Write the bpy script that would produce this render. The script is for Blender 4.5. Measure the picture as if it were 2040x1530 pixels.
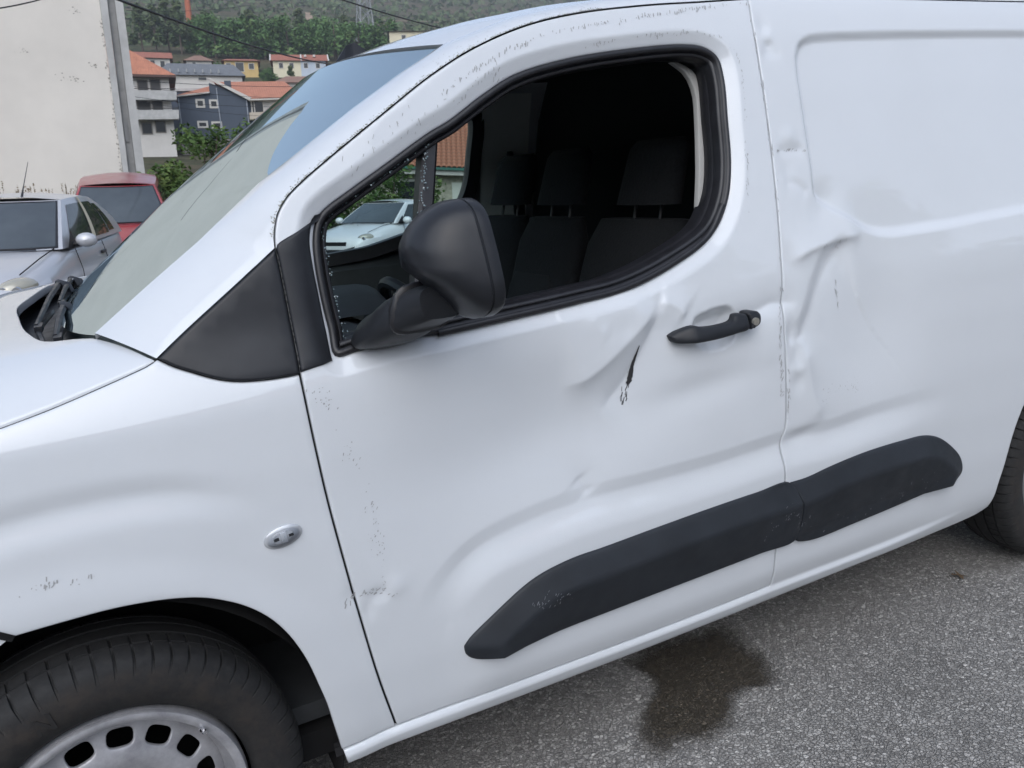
import bpy, bmesh, math, random
import numpy as np
from mathutils import Vector, Matrix
from mathutils.geometry import delaunay_2d_cdt
R = math.radians
scene = bpy.context.scene
for o in list(bpy.data.objects): bpy.data.objects.remove(o)
COL = scene.collection
rng = random.Random(7)

# ---------------------------------------------------------------- camera
SLOPE = R(2.9)                                            # the van stands nose-down on a gentle slope
cam_d = bpy.data.cameras.new('camera'); cam = bpy.data.objects.new('camera', cam_d); COL.objects.link(cam)
cam.matrix_world = Matrix(((0.88775, 0.13255, -0.44083, 0.0776), (-0.45933, 0.1922, -0.86722, -1.343), (-0.03023, 0.97236, 0.23151, 1.3648), (0, 0, 0, 1)))
cam_d.sensor_width = 36.0; cam_d.lens = 28.267; cam_d.clip_start = 0.05; cam_d.clip_end = 6000
cam_d.dof.use_dof = True; cam_d.dof.focus_distance = 2.0; cam_d.dof.aperture_fstop = 13.0
scene.camera = cam

# ---------------------------------------------------------------- daylight: bright overcast
SUN_EL, SUN_AZ = R(40), R(238)                             # azimuth measured from +X towards +Y
w = bpy.data.worlds.new('World'); scene.world = w; w.use_nodes = True
nt = w.node_tree; nt.nodes.clear()
sky = nt.nodes.new('ShaderNodeTexSky'); sky.sky_type = 'NISHITA'; sky.sun_disc = False
sky.sun_elevation = SUN_EL; sky.sun_rotation = math.pi / 2 - SUN_AZ
sky.air_density = 1.0; sky.dust_density = 2.0; sky.ozone_density = 2.5; sky.altitude = 100
bg = nt.nodes.new('ShaderNodeBackground'); bg.inputs['Strength'].default_value = 0.15
wo = nt.nodes.new('ShaderNodeOutputWorld')
hs = nt.nodes.new('ShaderNodeHueSaturation'); hs.inputs['Saturation'].default_value = .68      # thin cloud greys the sky
nt.links.new(sky.outputs[0], hs.inputs['Color']); nt.links.new(hs.outputs[0], bg.inputs[0]); nt.links.new(bg.outputs[0], wo.inputs[0])
sun_d = bpy.data.lights.new('sun', 'SUN'); sun_d.energy = 1.5; sun_d.angle = R(80); sun_d.color = (.93, .965, 1.0)
sun = bpy.data.objects.new('sun', sun_d); COL.objects.link(sun)
sv = Vector((math.cos(SUN_EL) * math.cos(SUN_AZ), math.cos(SUN_EL) * math.sin(SUN_AZ), math.sin(SUN_EL)))
sun.rotation_euler = sv.to_track_quat('Z', 'Y').to_euler()
vs = scene.view_settings
vs.view_transform = 'Standard'; vs.look = 'None'; vs.gamma = 1.0; vs.exposure = 0.66; vs.use_curve_mapping = False

cy = scene.cycles; cy.max_bounces = 5; cy.diffuse_bounces = 2; cy.glossy_bounces = 3; cy.transmission_bounces = 3; cy.transparent_max_bounces = 8; cy.caustics_reflective = False; cy.caustics_refractive = False

# ---------------------------------------------------------------- helpers
def link(o, parent=None):
    COL.objects.link(o)
    if parent is not None: o.parent = parent
    return o
def empty(name, loc=(0, 0, 0), rz=0):
    o = bpy.data.objects.new(name, None); o.empty_display_size = .2
    o.location = loc; o.rotation_euler = (0, 0, rz); return link(o)
def tag(o, label=None, cat=None, group=None, kind=None):
    if label: o['label'] = label
    if cat: o['category'] = cat
    if group: o['group'] = group
    if kind: o['kind'] = kind
    return o
def mesh(name, verts, faces, mat, parent=None, smooth=True, auto=None):
    me = bpy.data.meshes.new(name); me.from_pydata([tuple(map(float, v)) for v in verts], [], [tuple(map(int, f)) for f in faces])
    me.validate(); me.update()
    if mat is not None: me.materials.append(mat)
    me.polygons.foreach_set('use_smooth', [smooth] * len(me.polygons))
    if auto is not None: me.set_sharp_from_angle(angle=R(auto))
    return link(bpy.data.objects.new(name, me), parent)
class MB:
    """collects shapes that make ONE part"""
    def __init__(s): s.v = []; s.f = []
    def add(s, v, f):
        n = len(s.v); s.v += [tuple(a) for a in v]; s.f += [tuple(i + n for i in q) for q in f]; return s
    def box(s, c, d, rot=None):
        vs_ = []
        for sx in (-.5, .5):
            for sy in (-.5, .5):
                for sz in (-.5, .5):
                    v = Vector((sx * d[0], sy * d[1], sz * d[2]))
                    if rot is not None: v = rot @ v
                    vs_.append(v + Vector(c))
        return s.add(vs_, [(0, 1, 3, 2), (4, 6, 7, 5), (0, 4, 5, 1), (2, 3, 7, 6), (0, 2, 6, 4), (1, 5, 7, 3)])
    def tube(s, pts, rad, n=8, caps=True):
        pts = [Vector(q) for q in pts]; rr = rad if hasattr(rad, '__len__') else [rad] * len(pts)
        up = None; v = []; f = []
        for i, q in enumerate(pts):
            t = (pts[min(i + 1, len(pts) - 1)] - pts[max(i - 1, 0)]).normalized()
            if up is None: up = Vector((0, 0, 1)) if abs(t.z) < .9 else Vector((1, 0, 0))
            a = t.cross(up).normalized(); b = a.cross(t).normalized(); up = b
            for k in range(n):
                an = 2 * math.pi * k / n; v.append(q + (a * math.cos(an) + b * math.sin(an)) * rr[i])
        for i in range(len(pts) - 1):
            for k in range(n):
                f.append((i * n + k, i * n + (k + 1) % n, (i + 1) * n + (k + 1) % n, (i + 1) * n + k))
        if caps: f.append(tuple(range(n - 1, -1, -1))); f.append(tuple((len(pts) - 1) * n + k for k in range(n)))
        return s.add(v, f)
    def grid(s, rows, closed=False):
        m = len(rows[0]); v = [q for r_ in rows for q in r_]; f = []
        for i in range(len(rows) - 1):
            for j in range(m if closed else m - 1):
                k = (j + 1) % m; f.append((i * m + j, i * m + k, (i + 1) * m + k, (i + 1) * m + j))
        return s.add(v, f)
    def build(s, name, mat, parent=None, smooth=True, auto=35): return mesh(name, s.v, s.f, mat, parent, smooth, auto)
def bevel(o, w=.01, seg=2, ang=35):
    m = o.modifiers.new('bevel', 'BEVEL'); m.width = w; m.segments = seg; m.limit_method = 'ANGLE'; m.angle_limit = R(ang)
    return o
def subsurf(o, n=2):
    m = o.modifiers.new('sub', 'SUBSURF'); m.levels = n; m.render_levels = n; return o
def crom(pts, step):
    """Catmull-Rom through an open list of points, resampled evenly"""
    P = np.asarray(pts, float)
    if len(P) == 2: Q = P
    else:
        ext = np.vstack([2 * P[0] - P[1], P, 2 * P[-1] - P[-2]]); out = []
        for i in range(1, len(ext) - 2):
            p0, p1, p2, p3 = ext[i - 1:i + 3]
            d = lambda a, b: max(np.linalg.norm(b - a), 1e-6) ** .5
            t0 = 0.; t1 = t0 + d(p0, p1); t2 = t1 + d(p1, p2); t3 = t2 + d(p2, p3)
            for t in np.linspace(t1, t2, 12, endpoint=False):
                A1 = (t1 - t) / (t1 - t0) * p0 + (t - t0) / (t1 - t0) * p1
                A2 = (t2 - t) / (t2 - t1) * p1 + (t - t1) / (t2 - t1) * p2
                A3 = (t3 - t) / (t3 - t2) * p2 + (t - t2) / (t3 - t2) * p3
                B1 = (t2 - t) / (t2 - t0) * A1 + (t - t0) / (t2 - t0) * A2
                B2 = (t3 - t) / (t3 - t1) * A2 + (t - t1) / (t3 - t1) * A3
                out.append((t2 - t) / (t2 - t1) * B1 + (t - t1) / (t2 - t1) * B2)
        out.append(P[-1]); Q = np.array(out)
    s = np.concatenate([[0], np.cumsum(np.linalg.norm(np.diff(Q, axis=0), axis=1))])
    n = max(2, int(round(s[-1] / step)) + 1); g = np.linspace(0, s[-1], n)
    return np.stack([np.interp(g, s, Q[:, k]) for k in range(Q.shape[1])], 1)
def loop(*curves, step=.01):
    """closed outline from consecutive curves (each smoothed by itself, corners kept between them)"""
    out = []
    for c in curves:
        q = crom(c, step)
        out += list(q[:-1]) if len(out) == 0 or np.linalg.norm(out[-1] - q[0]) > 1e-5 else list(q[1:-1])
    q = np.array(out); keep = [0]
    for i in range(1, len(q)):
        if np.linalg.norm(q[i] - q[keep[-1]]) > step * .35: keep.append(i)
    q = q[keep]
    if np.linalg.norm(q[0] - q[-1]) < step * .35: q = q[:-1]
    a = np.sum(q[:, 0] * np.roll(q[:, 1], -1) - np.roll(q[:, 0], -1) * q[:, 1])
    return q if a > 0 else q[::-1]
def inset(q, d):
    """offset a counter-clockwise loop inwards by d"""
    a = q - np.roll(q, 1, 0); b = np.roll(q, -1, 0) - q
    a /= np.linalg.norm(a, axis=1)[:, None] + 1e-12; b /= np.linalg.norm(b, axis=1)[:, None] + 1e-12
    na = np.stack([-a[:, 1], a[:, 0]], 1); nb = np.stack([-b[:, 1], b[:, 0]], 1)
    n = na + nb; n /= np.linalg.norm(n, axis=1)[:, None] + 1e-12
    k = np.clip(1 / np.maximum((n * na).sum(1), .5), 1, 1.6)
    return q + n * (d * k)[:, None]

# ---------------------------------------------------------------- materials
MATS = {}
def nodes(name):
    m = bpy.data.materials.new(name); m.use_nodes = True; t = m.node_tree
    b = t.nodes['Principled BSDF']; MATS[name] = m; return m, t, b
def sock(b, **kw):
    for k, v in kw.items():
        b.inputs[k.replace('_', ' ')].default_value = v
def N(t, kind, **kw):
    n = t.nodes.new(kind)
    for k, v in kw.items(): setattr(n, k, v)
    return n
def ramp(t, src, stops, interp='LINEAR'):
    r_ = N(t, 'ShaderNodeValToRGB'); r_.color_ramp.interpolation = interp; e = r_.color_ramp.elements
    while len(e) < len(stops): e.new(.5)
    for el, (p, c) in zip(e, stops): el.position = p; el.color = (*c, 1) if len(c) == 3 else c
    t.links.new(src, r_.inputs[0]); return r_.outputs[0]
def noise(t, scale, detail=4, rough=.6, coord='Object', vec=None, out='Fac'):
    n = N(t, 'ShaderNodeTexNoise'); n.inputs['Scale'].default_value = scale; n.inputs['Detail'].default_value = detail; n.inputs['Roughness'].default_value = rough
    if vec is None:
        tc = N(t, 'ShaderNodeTexCoord'); vec = tc.outputs[coord]
    t.links.new(vec, n.inputs['Vector']); return n.outputs[out]
def bump(t, b, src, strength=.3, dist=.01):
    n = N(t, 'ShaderNodeBump'); n.inputs['Strength'].default_value = strength; n.inputs['Distance'].default_value = dist
    t.links.new(src, n.inputs['Height']); t.links.new(n.outputs[0], b.inputs['Normal']); return n
def mixc(t, fac, a, b_, mode='MIX'):
    n = N(t, 'ShaderNodeMix', data_type='RGBA', blend_type=mode)
    if hasattr(fac, 'is_linked') or hasattr(fac, 'links'): t.links.new(fac, n.inputs[0])
    else: n.inputs[0].default_value = fac
    for s_, i in ((a, 6), (b_, 7)):
        if hasattr(s_, 'links'): t.links.new(s_, n.inputs[i])
        else: n.inputs[i].default_value = (*s_, 1)
    return n.outputs[2]
def simple(name, col, rough=.6, metal=0., var=.0, scale=8, bumpk=0., spec=.5, coat=0.):
    m, t, b = nodes(name)
    sock(b, Base_Color=(*col, 1), Roughness=rough, Metallic=metal); b.inputs['Specular IOR Level'].default_value = spec
    if coat: b.inputs['Coat Weight'].default_value = coat; b.inputs['Coat Roughness'].default_value = .04
    if var or bumpk:
        n = noise(t, scale)
        if var:
            lo = tuple(c * (1 - var) for c in col); hi = tuple(min(1, c * (1 + var)) for c in col)
            t.links.new(ramp(t, n, [(.3, lo), (.7, hi)]), b.inputs['Base Color'])
        if bumpk: bump(t, b, n, bumpk, .01)
    return m

# ---------------------------------------------------------------- van body side surface
# van frame: x rearwards from the front axle, y inwards from the left flank, z up from the road
YC = 0.924                                   # centre line of the van
def _table(pts, lo, hi, sig):
    a = np.array(pts); g = np.arange(lo - 0.2, hi + 0.2, 0.002)
    v = np.interp(g, a[:, 0], a[:, 1])
    k = np.arange(-int(4 * sig / 0.002), int(4 * sig / 0.002) + 1) * 0.002
    w = np.exp(-(k / sig) ** 2 / 2); w /= w.sum()
    v = np.convolve(np.pad(v, len(k) // 2, mode='edge'), w, mode='valid')
    return g, v
_PZ = _table([(.05, .10), (.245, .058), (.275, .040), (.33, .026), (.45, .012), (.60, .003), (.75, 0), (.90, .004), (1.0, .011),
              (1.06, .020), (1.12, .034), (1.3, .074), (1.5, .120), (1.62, .153), (1.70, .186), (1.75, .225), (1.80, .29)], .05, 1.9, .018)
def sstep(a, b, t):
    t = np.clip((t - a) / (b - a), 0, 1); return t * t * (3 - 2 * t)
def s_base(x, z):
    x = np.asarray(x, float); z = np.asarray(z, float)
    y = np.interp(z, _PZ[0], _PZ[1])
    t = np.maximum(0, .40 - x); y = y + .055 * t * t                      # nose tapers in plan
    up = sstep(1.0, 1.15, z); t = np.maximum(0, 1.0 - x); y = y + up * .045 * t * t
    return y
def seg_dist(px, pz, poly):
    """distance, signed side and arclength parameter of points to an open polyline"""
    poly = np.asarray(poly, float); n = len(px)
    best = np.full(n, 1e9); side = np.zeros(n); par = np.zeros(n); acc = 0.; L = []
    seg = poly[1:] - poly[:-1]; ln = np.hypot(seg[:, 0], seg[:, 1]); tot = ln.sum()
    for (ax, az), (dx, dz), l in zip(poly[:-1], seg, ln):
        t = ((px - ax) * dx + (pz - az) * dz) / (l * l + 1e-12)
        tc = np.clip(t, 0, 1)
        ex = px - ax - tc * dx; ez = pz - az - tc * dz
        d = np.hypot(ex, ez); m = d < best
        best = np.where(m, d, best); s = np.sign(dx * ez - dz * ex)
        side = np.where(m, s, side); par = np.where(m, (acc + tc * l) / tot, par); acc += l
    return best, side, par
def inside(px, pz, poly):
    poly = np.asarray(poly, float); r = np.zeros(len(px), bool)
    x0, z0 = poly[-1]
    for x1, z1 in poly:
        c = ((z0 > pz) != (z1 > pz))
        with np.errstate(divide='ignore', invalid='ignore'):
            xi = (x1 - x0) * (pz - z0) / (z1 - z0 + 1e-15) + x0
        r ^= c & (px < xi); x0, z0 = x1, z1
    return r

FAC = {
 'blue': {'p0': (15.909, 107.512), 'az': 0.14443,
  'front': [(-5.557, 7.601), (-4.396, 14.057), (-0.638, 14.494), (-0.587, 15.478), (0.19, 15.198), (3.717, 13.592), (3.82, 7.483)],
  'left_roof': [(-4.529, 13.884), (-0.593, 15.42), (-0.702, 14.435)],
  'roof': [(-0.67, 15.765), (0.511, 16.012), (7.744, 16.114), (10.119, 13.994), (3.842, 13.652)],
  'fascia': [(-0.773, 15.879), (-0.421, 15.942), (4.152, 13.772), (3.771, 13.533)],
  'side': [(3.711, 13.533), (10.238, 13.934), (10.916, 7.393), (3.82, 7.483)],
  'chimney': [(1.189, 15.848), (2.007, 15.859), (2.007, 14.752), (1.2, 14.861)],
  'w1': [(-1.831, 13.092)],
  'w2': [(-0.277, 13.041)],
  'w3': [(-1.819, 10.635)],
  'w4': [(-0.197, 10.571)],
  'win_white': [(4.769, 12.768)],
  'shutter': [(6.469, 12.894)],
  'balcony': [(3.787, 11.932), (7.629, 12.298)],
  'pipe1': [(-4.267, 13.714), (-4.166, 9.236)],
  'pipe2': [(0.217, 14.908), (0.418, 9.202)],
  'pipe3': [(3.586, 13.473), (3.606, 10.14)],
  'back': [(-5.266, 15.704), (-5.369, 14.849), (-4.383, 14.172), (-0.529, 15.479), (-0.466, 16.056)],
 },
 'apt': {'p0': (8.198, 103.343), 'az': 0.07742,
  'front': [(-2.682, 7.35), (-1.645, 15.491), (2.185, 15.584), (2.116, 7.308)],
  'roof': [(-1.632, 18.398), (-1.098, 17.363), (2.98, 15.549), (2.699, 15.434), (-1.672, 15.278)],
  'wins': [(-0.633, 14.068), (0.688, 14.146), (-0.917, 11.791), (-0.306, 11.633), (0.673, 11.86), (-0.749, 9.768), (0.705, 9.935)],
  'balc1': [(-1.959, 13.023), (2.729, 13.419)],
  'balc2': [(-2.249, 10.748), (2.914, 11.328)],
  'door': [(-0.803, 6.329)],
 },
 'gray': {'p0': (18.547, 147.516), 'az': 0.12344,
  'roof': [(-4.764, 22.969), (-3.923, 23.678), (4.515, 23.166), (5.643, 21.85), (-3.784, 21.68)],
  'wall': [(-4.79, 21.508), (7.71, 21.728), (7.62, 20.851), (-4.893, 20.657)],
 },
 'h1': {'p0': (14.772, 188.088), 'az': 0.07742,
  'roof': [(-2.389, 31.541), (4.322, 31.772), (4.628, 30.33), (-2.572, 30.104)],
  'wall': [(-2.572, 30.104), (4.628, 30.33), (4.453, 28.866), (-2.755, 28.663)],
 },
 'h2': {'p0': (24.592, 192.11), 'az': 0.12605,
  'roof': [(-1.413, 30.67), (0.555, 32.123), (2.07, 32.162), (3.538, 30.783)],
  'wall': [(-1.413, 30.67), (3.538, 30.783), (3.404, 29.562), (-1.553, 29.46)],
 },
 'h3': {'p0': (33.917, 195.773), 'az': 0.17001,
  'roof': [(-2.965, 32.516), (3.833, 32.532), (4.611, 31.702), (-2.528, 31.69)],
  'wall': [(-2.528, 31.69), (4.611, 31.702), (4.565, 29.053), (-2.397, 28.968)],
 },
 'h4': {'p0': (46.472, 193.202), 'az': 0.23410,
  'roof': [(-4.904, 33.435), (6.66, 33.321), (6.648, 31.818), (-4.838, 31.848)],
  'wall': [(-4.947, 31.847), (6.648, 31.818), (6.471, 29.659), (-4.942, 29.614)],
 },
 'brown': {'p0': (31.292, 124.854), 'az': 0.24248,
  'roof': [(-3.93, 17.642), (-1.842, 19.32), (3.239, 19.47), (4.967, 18.129)],
  'wall': [(-3.93, 17.642), (4.967, 18.129), (5.208, 16.491), (-3.821, 16.52)],
 },
 'cream': {'p0': (74.611, 194.985), 'az': 0.36283,
  'roof': [(-4.471, 38.271), (-2.76, 38.706), (8.213, 40.412), (8.19, 39.959)],
  'wall': [(-4.478, 38.158), (6.977, 39.97), (6.812, 36.788), (-4.333, 36.683)],
 },
 'wall': {'p0': (0.856, 18.642), 'az': 0.03892,
  'corner': [(0.063, 5.521), (0.009, 2.107)],
  'strip1': [(0.272, 5.535), (0.128, 2.105)],
  'strip2': [(0.406, 5.543), (0.338, 2.101)],
  'right': [(0.561, 5.553), (0.55, 2.098)],
  'dark': [(0.211, 3.592), (0.254, 3.388), (0.23, 2.819)],
  'stains': [(-1.508, 4.469), (-0.811, 3.969), (-0.651, 3.924), (-0.249, 4.254), (-0.444, 5.278)],
 },
 'tile': {'p0': (15.319, 33.466), 'az': 0.41272,
  'eave': [(-4.766, 2.766), (-2.068, 2.602), (0.888, 2.43), (2.034, 2.353)],
  'ridge': [(-1.006, 5.475), (2.124, 5.08)],
  'wall_l': [(-1.173, 2.334), (-1.238, 1.109)],
  'panel': [(-0.282, 1.864), (0.52, 1.84), (0.486, 1.056)],
  'winl': [(-2.226, 1.854), (-1.656, 1.838)],
 },
}
STAINXY = [(1.255, .337), (1.354, .353), (1.544, .336), (1.61, .323), (1.609, .196), (1.611, .121), (1.583, .056), (1.533, .024), (1.459, .047), (1.404, .034), (1.351, -.014), (1.282, -.046), (1.203, -.048), (1.138, -.036), (1.083, -.011), (1.086, .049), (1.132, .106), (1.194, .148), (1.241, .179), (1.276, .248), (1.249, .293)]
LEAFXY = (2.404, .116)
TREEPX = []
TREEXY = [
 (34.18, 224.09, 0, 0.95, 'broad green tree, first from left, row right behind the houses'),
 (39.53, 221.19, 0, 1.0, 'broad green tree, second from left, row right behind the houses'),
 (45.69, 221.03, 1, 1.05, 'broad green tree, third from left, row right behind the houses'),
 (51.14, 218.81, 0, 1.0, 'broad green tree, fourth from left, row right behind the houses'),
 (56.33, 216.51, 1, 1.05, 'broad green tree, fifth from left, row right behind the houses'),
 (62.42, 215.89, 0, 0.98, 'broad green tree, sixth from left, row right behind the houses'),
 (67.86, 213.2, 1, 1.0, 'broad green tree, seventh from left, row right behind the houses'),
 (74.27, 212.13, 0, 0.95, 'broad green tree, eighth from left, row right behind the houses'),
 (18.22, 235.96, 2, 0.95, 'dull green tree, first from left, rear row at the hill foot'),
 (21.23, 233.71, 2, 0.9, 'dull green tree, second from left, rear row at the hill foot'),
 (24.71, 237.39, 2, 0.95, 'dull green tree, third from left, rear row at the hill foot'),
 (27.16, 233.1, 2, 0.9, 'dull green tree, fourth from left, rear row at the hill foot'),
 (31.28, 236.62, 1, 0.95, 'dull green tree, fifth from left, rear row at the hill foot'),
 (34.4, 238.21, 2, 0.85, 'dull green tree, sixth from left, rear row at the hill foot'),
 (40.07, 241.38, 1, 1.0, 'dull green tree, seventh from left, rear row at the hill foot'),
 (46.13, 240.31, 2, 0.9, 'dull green tree, eighth from left, rear row at the hill foot'),
 (53.46, 240.84, 1, 1.0, 'dull green tree, ninth from left, rear row at the hill foot'),
 (59.42, 239.45, 2, 0.9, 'dull green tree, tenth from left, rear row at the hill foot'),
 (64.89, 235.96, 1, 0.95, 'dull green tree, eleventh from left, rear row at the hill foot'),
 (70.86, 234.25, 2, 0.85, 'dull green tree, twelfth from left, rear row at the hill foot'),
 (76.88, 230.25, 1, 0.95, 'dull green tree, thirteenth from left, rear row at the hill foot'),
 (20.88, 193.55, 1, 0.42, 'small round tree, first from left, among the hillside houses'),
 (21.91, 189.41, 1, 0.35, 'small round tree, second from left, among the hillside houses'),
 (29.0, 188.47, 1, 0.5, 'small round tree, third from left, among the hillside houses'),
 (30.64, 184.16, 1, 0.42, 'small round tree, fourth from left, among the hillside houses'),
 (29.02, 156.02, 1, 0.42, 'small round tree, fifth from left, among the hillside houses'),
 (31.16, 153.57, 1, 0.4, 'small round tree, sixth from left, among the hillside houses'),
 (38.86, 186.7, 1, 0.4, 'small round tree, seventh from left, among the hillside houses'),
 (32.77, 145.05, 1, 0.35, 'small round tree, eighth from left, among the hillside houses'),
 (41.87, 178.87, 2, 0.4, 'small round tree, ninth from left, among the hillside houses'),
 (36.45, 146.24, 1, 0.4, 'small round tree, tenth from left, among the hillside houses'),
 (48.58, 178.22, 1, 0.42, 'small round tree, eleventh from left, among the hillside houses'),
 (-13.0, 30.0, 1, 0.6, 'round green tree standing left of the cream building'),
 (-17.0, 26.0, 0, 0.6, 'broad green tree farthest left beyond the cream building'),
 (-14.0, -19.0, 1, 0.75, 'unseen green tree across the road left of the white house, added for reflections'),  # trees across the road are out of view, added for the paint to reflect
 (13.0, -18.0, 0, 0.7, 'unseen green tree across the road right of the white house, added for reflections'),
 (20.0, -15.0, 1, 0.8, 'unseen farther green tree across the road at the right, added for reflections'),
 (-22.0, 36.0, 1, 0.7, 'tall green tree behind the other two left of the building'),
]
TRACK1 = [(105.1, 405.3), (85.8, 327.7), (74.3, 279.0), (65.9, 245.0)]
TRACK2 = [(122.8, 379.4), (143.2, 382.9), (160.1, 387.0), (179.9, 389.2)]
PYL = (81.2, 247.8)
CHIM = (33.1, 258.6)
CABLES = [
 ((0.55, 12.65, 4.41), (14.36, 40.27, 7.91), 0.45, 0.022, 'thick black cable running down from the wall corner towards the van roof'),
 ((-0.85, 9.62, 3.42), (0.33, 11.15, 4.09), 0.05, 0.008, 'short black cable across the top left corner of the cream wall'),
 ((7.43, 27.74, 8.29), (27.31, 52.12, 11.87), 0.3, 0.03, 'black cable crossing the hillside above the van windscreen top'),
 ((3.74, 58.55, 9.13), (18.11, 66.29, 10.12), 0.15, 0.018, 'thin wire in front of the blue house just under its ridge'),
 ((3.57, 56.55, 8.52), (17.01, 62.45, 8.76), 0.2, 0.014, 'thin wire crossing the blue house at its eaves'),
 ((3.38, 54.56, 7.7), (13.25, 59.24, 7.78), 0.2, 0.014, 'thin wire crossing the blue house above its upper windows'),
 ((3.24, 52.56, 7.28), (12.76, 57.3, 6.92), 0.2, 0.012, 'lowest thin wire crossing the blue house between its window rows'),
 ((12.68, 178.22, 37.31), (36.32, 185.17, 41.23), 0.6, 0.04, 'faint long wire across the dark hillside beside the chimney'),
]
# ---------------------------------------------------------------- ground
TS = math.tan(SLOPE)
_rr = [0, 16, 40, 80, 110, 140, 170, 220, 300, 500, 900, 1600]
_rz = [0, 0, 1.5, 4.5, 7.2, 13, 19.5, 34.5, 53, 100, 215, 430]
def gz(x, y):
    x = np.asarray(x, float); y = np.asarray(y, float); r_ = np.hypot(x, y)
    near = 1 - sstep(8, 30, r_)
    z = x * TS * (near + (1 - near) * np.minimum(1, 6 / np.maximum(r_, 6)))
    z = z + .165 * (np.clip(y, 10.6, 17) - 10.6) * sstep(-8, -3, x) * (1 - sstep(2.2, 4.0, x)) * (1 - sstep(19, 34, r_))
    z = z - .40 * sstep(4.5, 11, y) * sstep(2.4, 4.6, x) * (1 - sstep(24, 38, r_))
    az = np.arctan2(x, y)
    hill = np.interp(r_, _rr, _rz) * np.where(y > 0, 1, 1)
    side_ = .62 + .38 * sstep(-.2, 1, np.cos(az - .25))
    roll = 1 + .10 * np.sin(az * 5 + 1.0) * sstep(150, 500, r_)
    z = z + hill * side_ * roll - 1.2 * sstep(24, 34, y) * (1 - sstep(40, 70, r_)) * sstep(5, 10, x)
    return z
ASPH, t, b = nodes('asphalt'); sock(b, Roughness=.85); b.inputs['Specular IOR Level'].default_value = .4
tc = N(t, 'ShaderNodeTexCoord')
def voro(t, scale, feature='F1', vec=None, rnd=1.):
    v = N(t, 'ShaderNodeTexVoronoi'); v.feature = feature; v.inputs['Scale'].default_value = scale; v.inputs['Randomness'].default_value = rnd
    t.links.new(vec, v.inputs['Vector']); return v
def asphalt_nodes(t, b, dark=1., tint=(1, 1, 1)):
    tc = N(t, 'ShaderNodeTexCoord'); ob = tc.outputs['Object']
    wn = N(t, 'ShaderNodeTexNoise'); wn.inputs['Scale'].default_value = 60; t.links.new(ob, wn.inputs['Vector'])
    wv = N(t, 'ShaderNodeVectorMath', operation='MULTIPLY_ADD'); t.links.new(wn.outputs['Color'], wv.inputs[0]); wv.inputs[1].default_value = (.012,) * 3; t.links.new(ob, wv.inputs[2])
    v1 = voro(t, 105, 'F1', wv.outputs[0]); v2 = voro(t, 105, 'DISTANCE_TO_EDGE', wv.outputs[0]); v3 = voro(t, 230, 'F1', wv.outputs[0])
    bw = N(t, 'ShaderNodeSeparateColor'); t.links.new(v1.outputs['Color'], bw.inputs[0])
    c = lambda k: tuple(k * dark * q for q in tint)
    stone = ramp(t, bw.outputs[0], [(0, c(.22)), (.35, c(.29)), (.65, c(.35)), (.88, c(.42)), (1, c(.54))])
    big = noise(t, 1.3, 5, .6, vec=ob); pat = ramp(t, big, [(.25, (.78, .77, .76)), (.75, (1.16, 1.15, 1.14))])
    edge = ramp(t, v2.outputs['Distance'], [(.0, (0, 0, 0)), (.11, (1, 1, 1))])
    col = mixc(t, edge, c(.19), stone)
    fine = ramp(t, noise(t, 420, 3, .7, vec=ob), [(.3, (.6, .6, .6)), (.7, (1.35, 1.35, 1.35))])
    col = mixc(t, 1., col, fine, 'MULTIPLY'); col = mixc(t, 1., col, pat, 'MULTIPLY')
    h = N(t, 'ShaderNodeMath', operation='ADD'); t.links.new(edge, h.inputs[0])
    hh = N(t, 'ShaderNodeMath', operation='MULTIPLY'); t.links.new(bw.outputs[1], hh.inputs[0]); hh.inputs[1].default_value = .8; t.links.new(hh.outputs[0], h.inputs[1])
    h2 = N(t, 'ShaderNodeMath', operation='ADD'); t.links.new(h.outputs[0], h2.inputs[0]); t.links.new(v3.outputs['Distance'], h2.inputs[1])
    bump(t, b, h2.outputs[0], .9, .004)
    return col
t.links.new(asphalt_nodes(t, b, 1., (1.03, 1., .95)), b.inputs['Base Color'])
HILL, t, b = nodes('hillside_scrub'); sock(b, Roughness=.95); b.inputs['Specular IOR Level'].default_value = .1
n1 = noise(t, .012, 6, .65); n2 = noise(t, .09, 6, .7); n3 = noise(t, .6, 5, .7)
ca = ramp(t, n2, [(.3, (.045, .060, .034)), (.48, (.075, .085, .045)), (.62, (.12, .10, .065)), (.8, (.17, .14, .09))])
cb = ramp(t, n2, [(.3, (.060, .054, .040)), (.55, (.12, .095, .066)), (.75, (.16, .14, .08))])
cc = mixc(t, ramp(t, n1, [(.42, (0, 0, 0)), (.62, (1, 1, 1))]), ca, cb)
t.links.new(mixc(t, 1., cc, ramp(t, n3, [(.3, (.55, .55, .55)), (.7, (1.35, 1.35, 1.35))]), 'MULTIPLY'), b.inputs['Base Color'])
bump(t, b, n3, 1., 1.)
rad = np.concatenate([np.linspace(0, 30, 31), np.geomspace(32, 1000, 60)]); az_ = np.linspace(0, 2 * math.pi, 181)[:-1]
rows = []
for r_ in rad: rows.append(np.stack([r_ * np.sin(az_), r_ * np.cos(az_), gz(r_ * np.sin(az_), r_ * np.cos(az_)) - .03], 1))
terr = MB().grid(rows, closed=True).build('terrain', HILL, None, True, None); tag(terr, kind='structure')
gx_ = np.linspace(-30, 26, 113); gy_ = np.linspace(-24, 26, 101)
asp = MB().grid([np.stack([gx_, np.full_like(gx_, y), gz(gx_, y)], 1) for y in gy_]).build('asphalt_road', ASPH, None, True, None); tag(asp, kind='structure')
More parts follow.
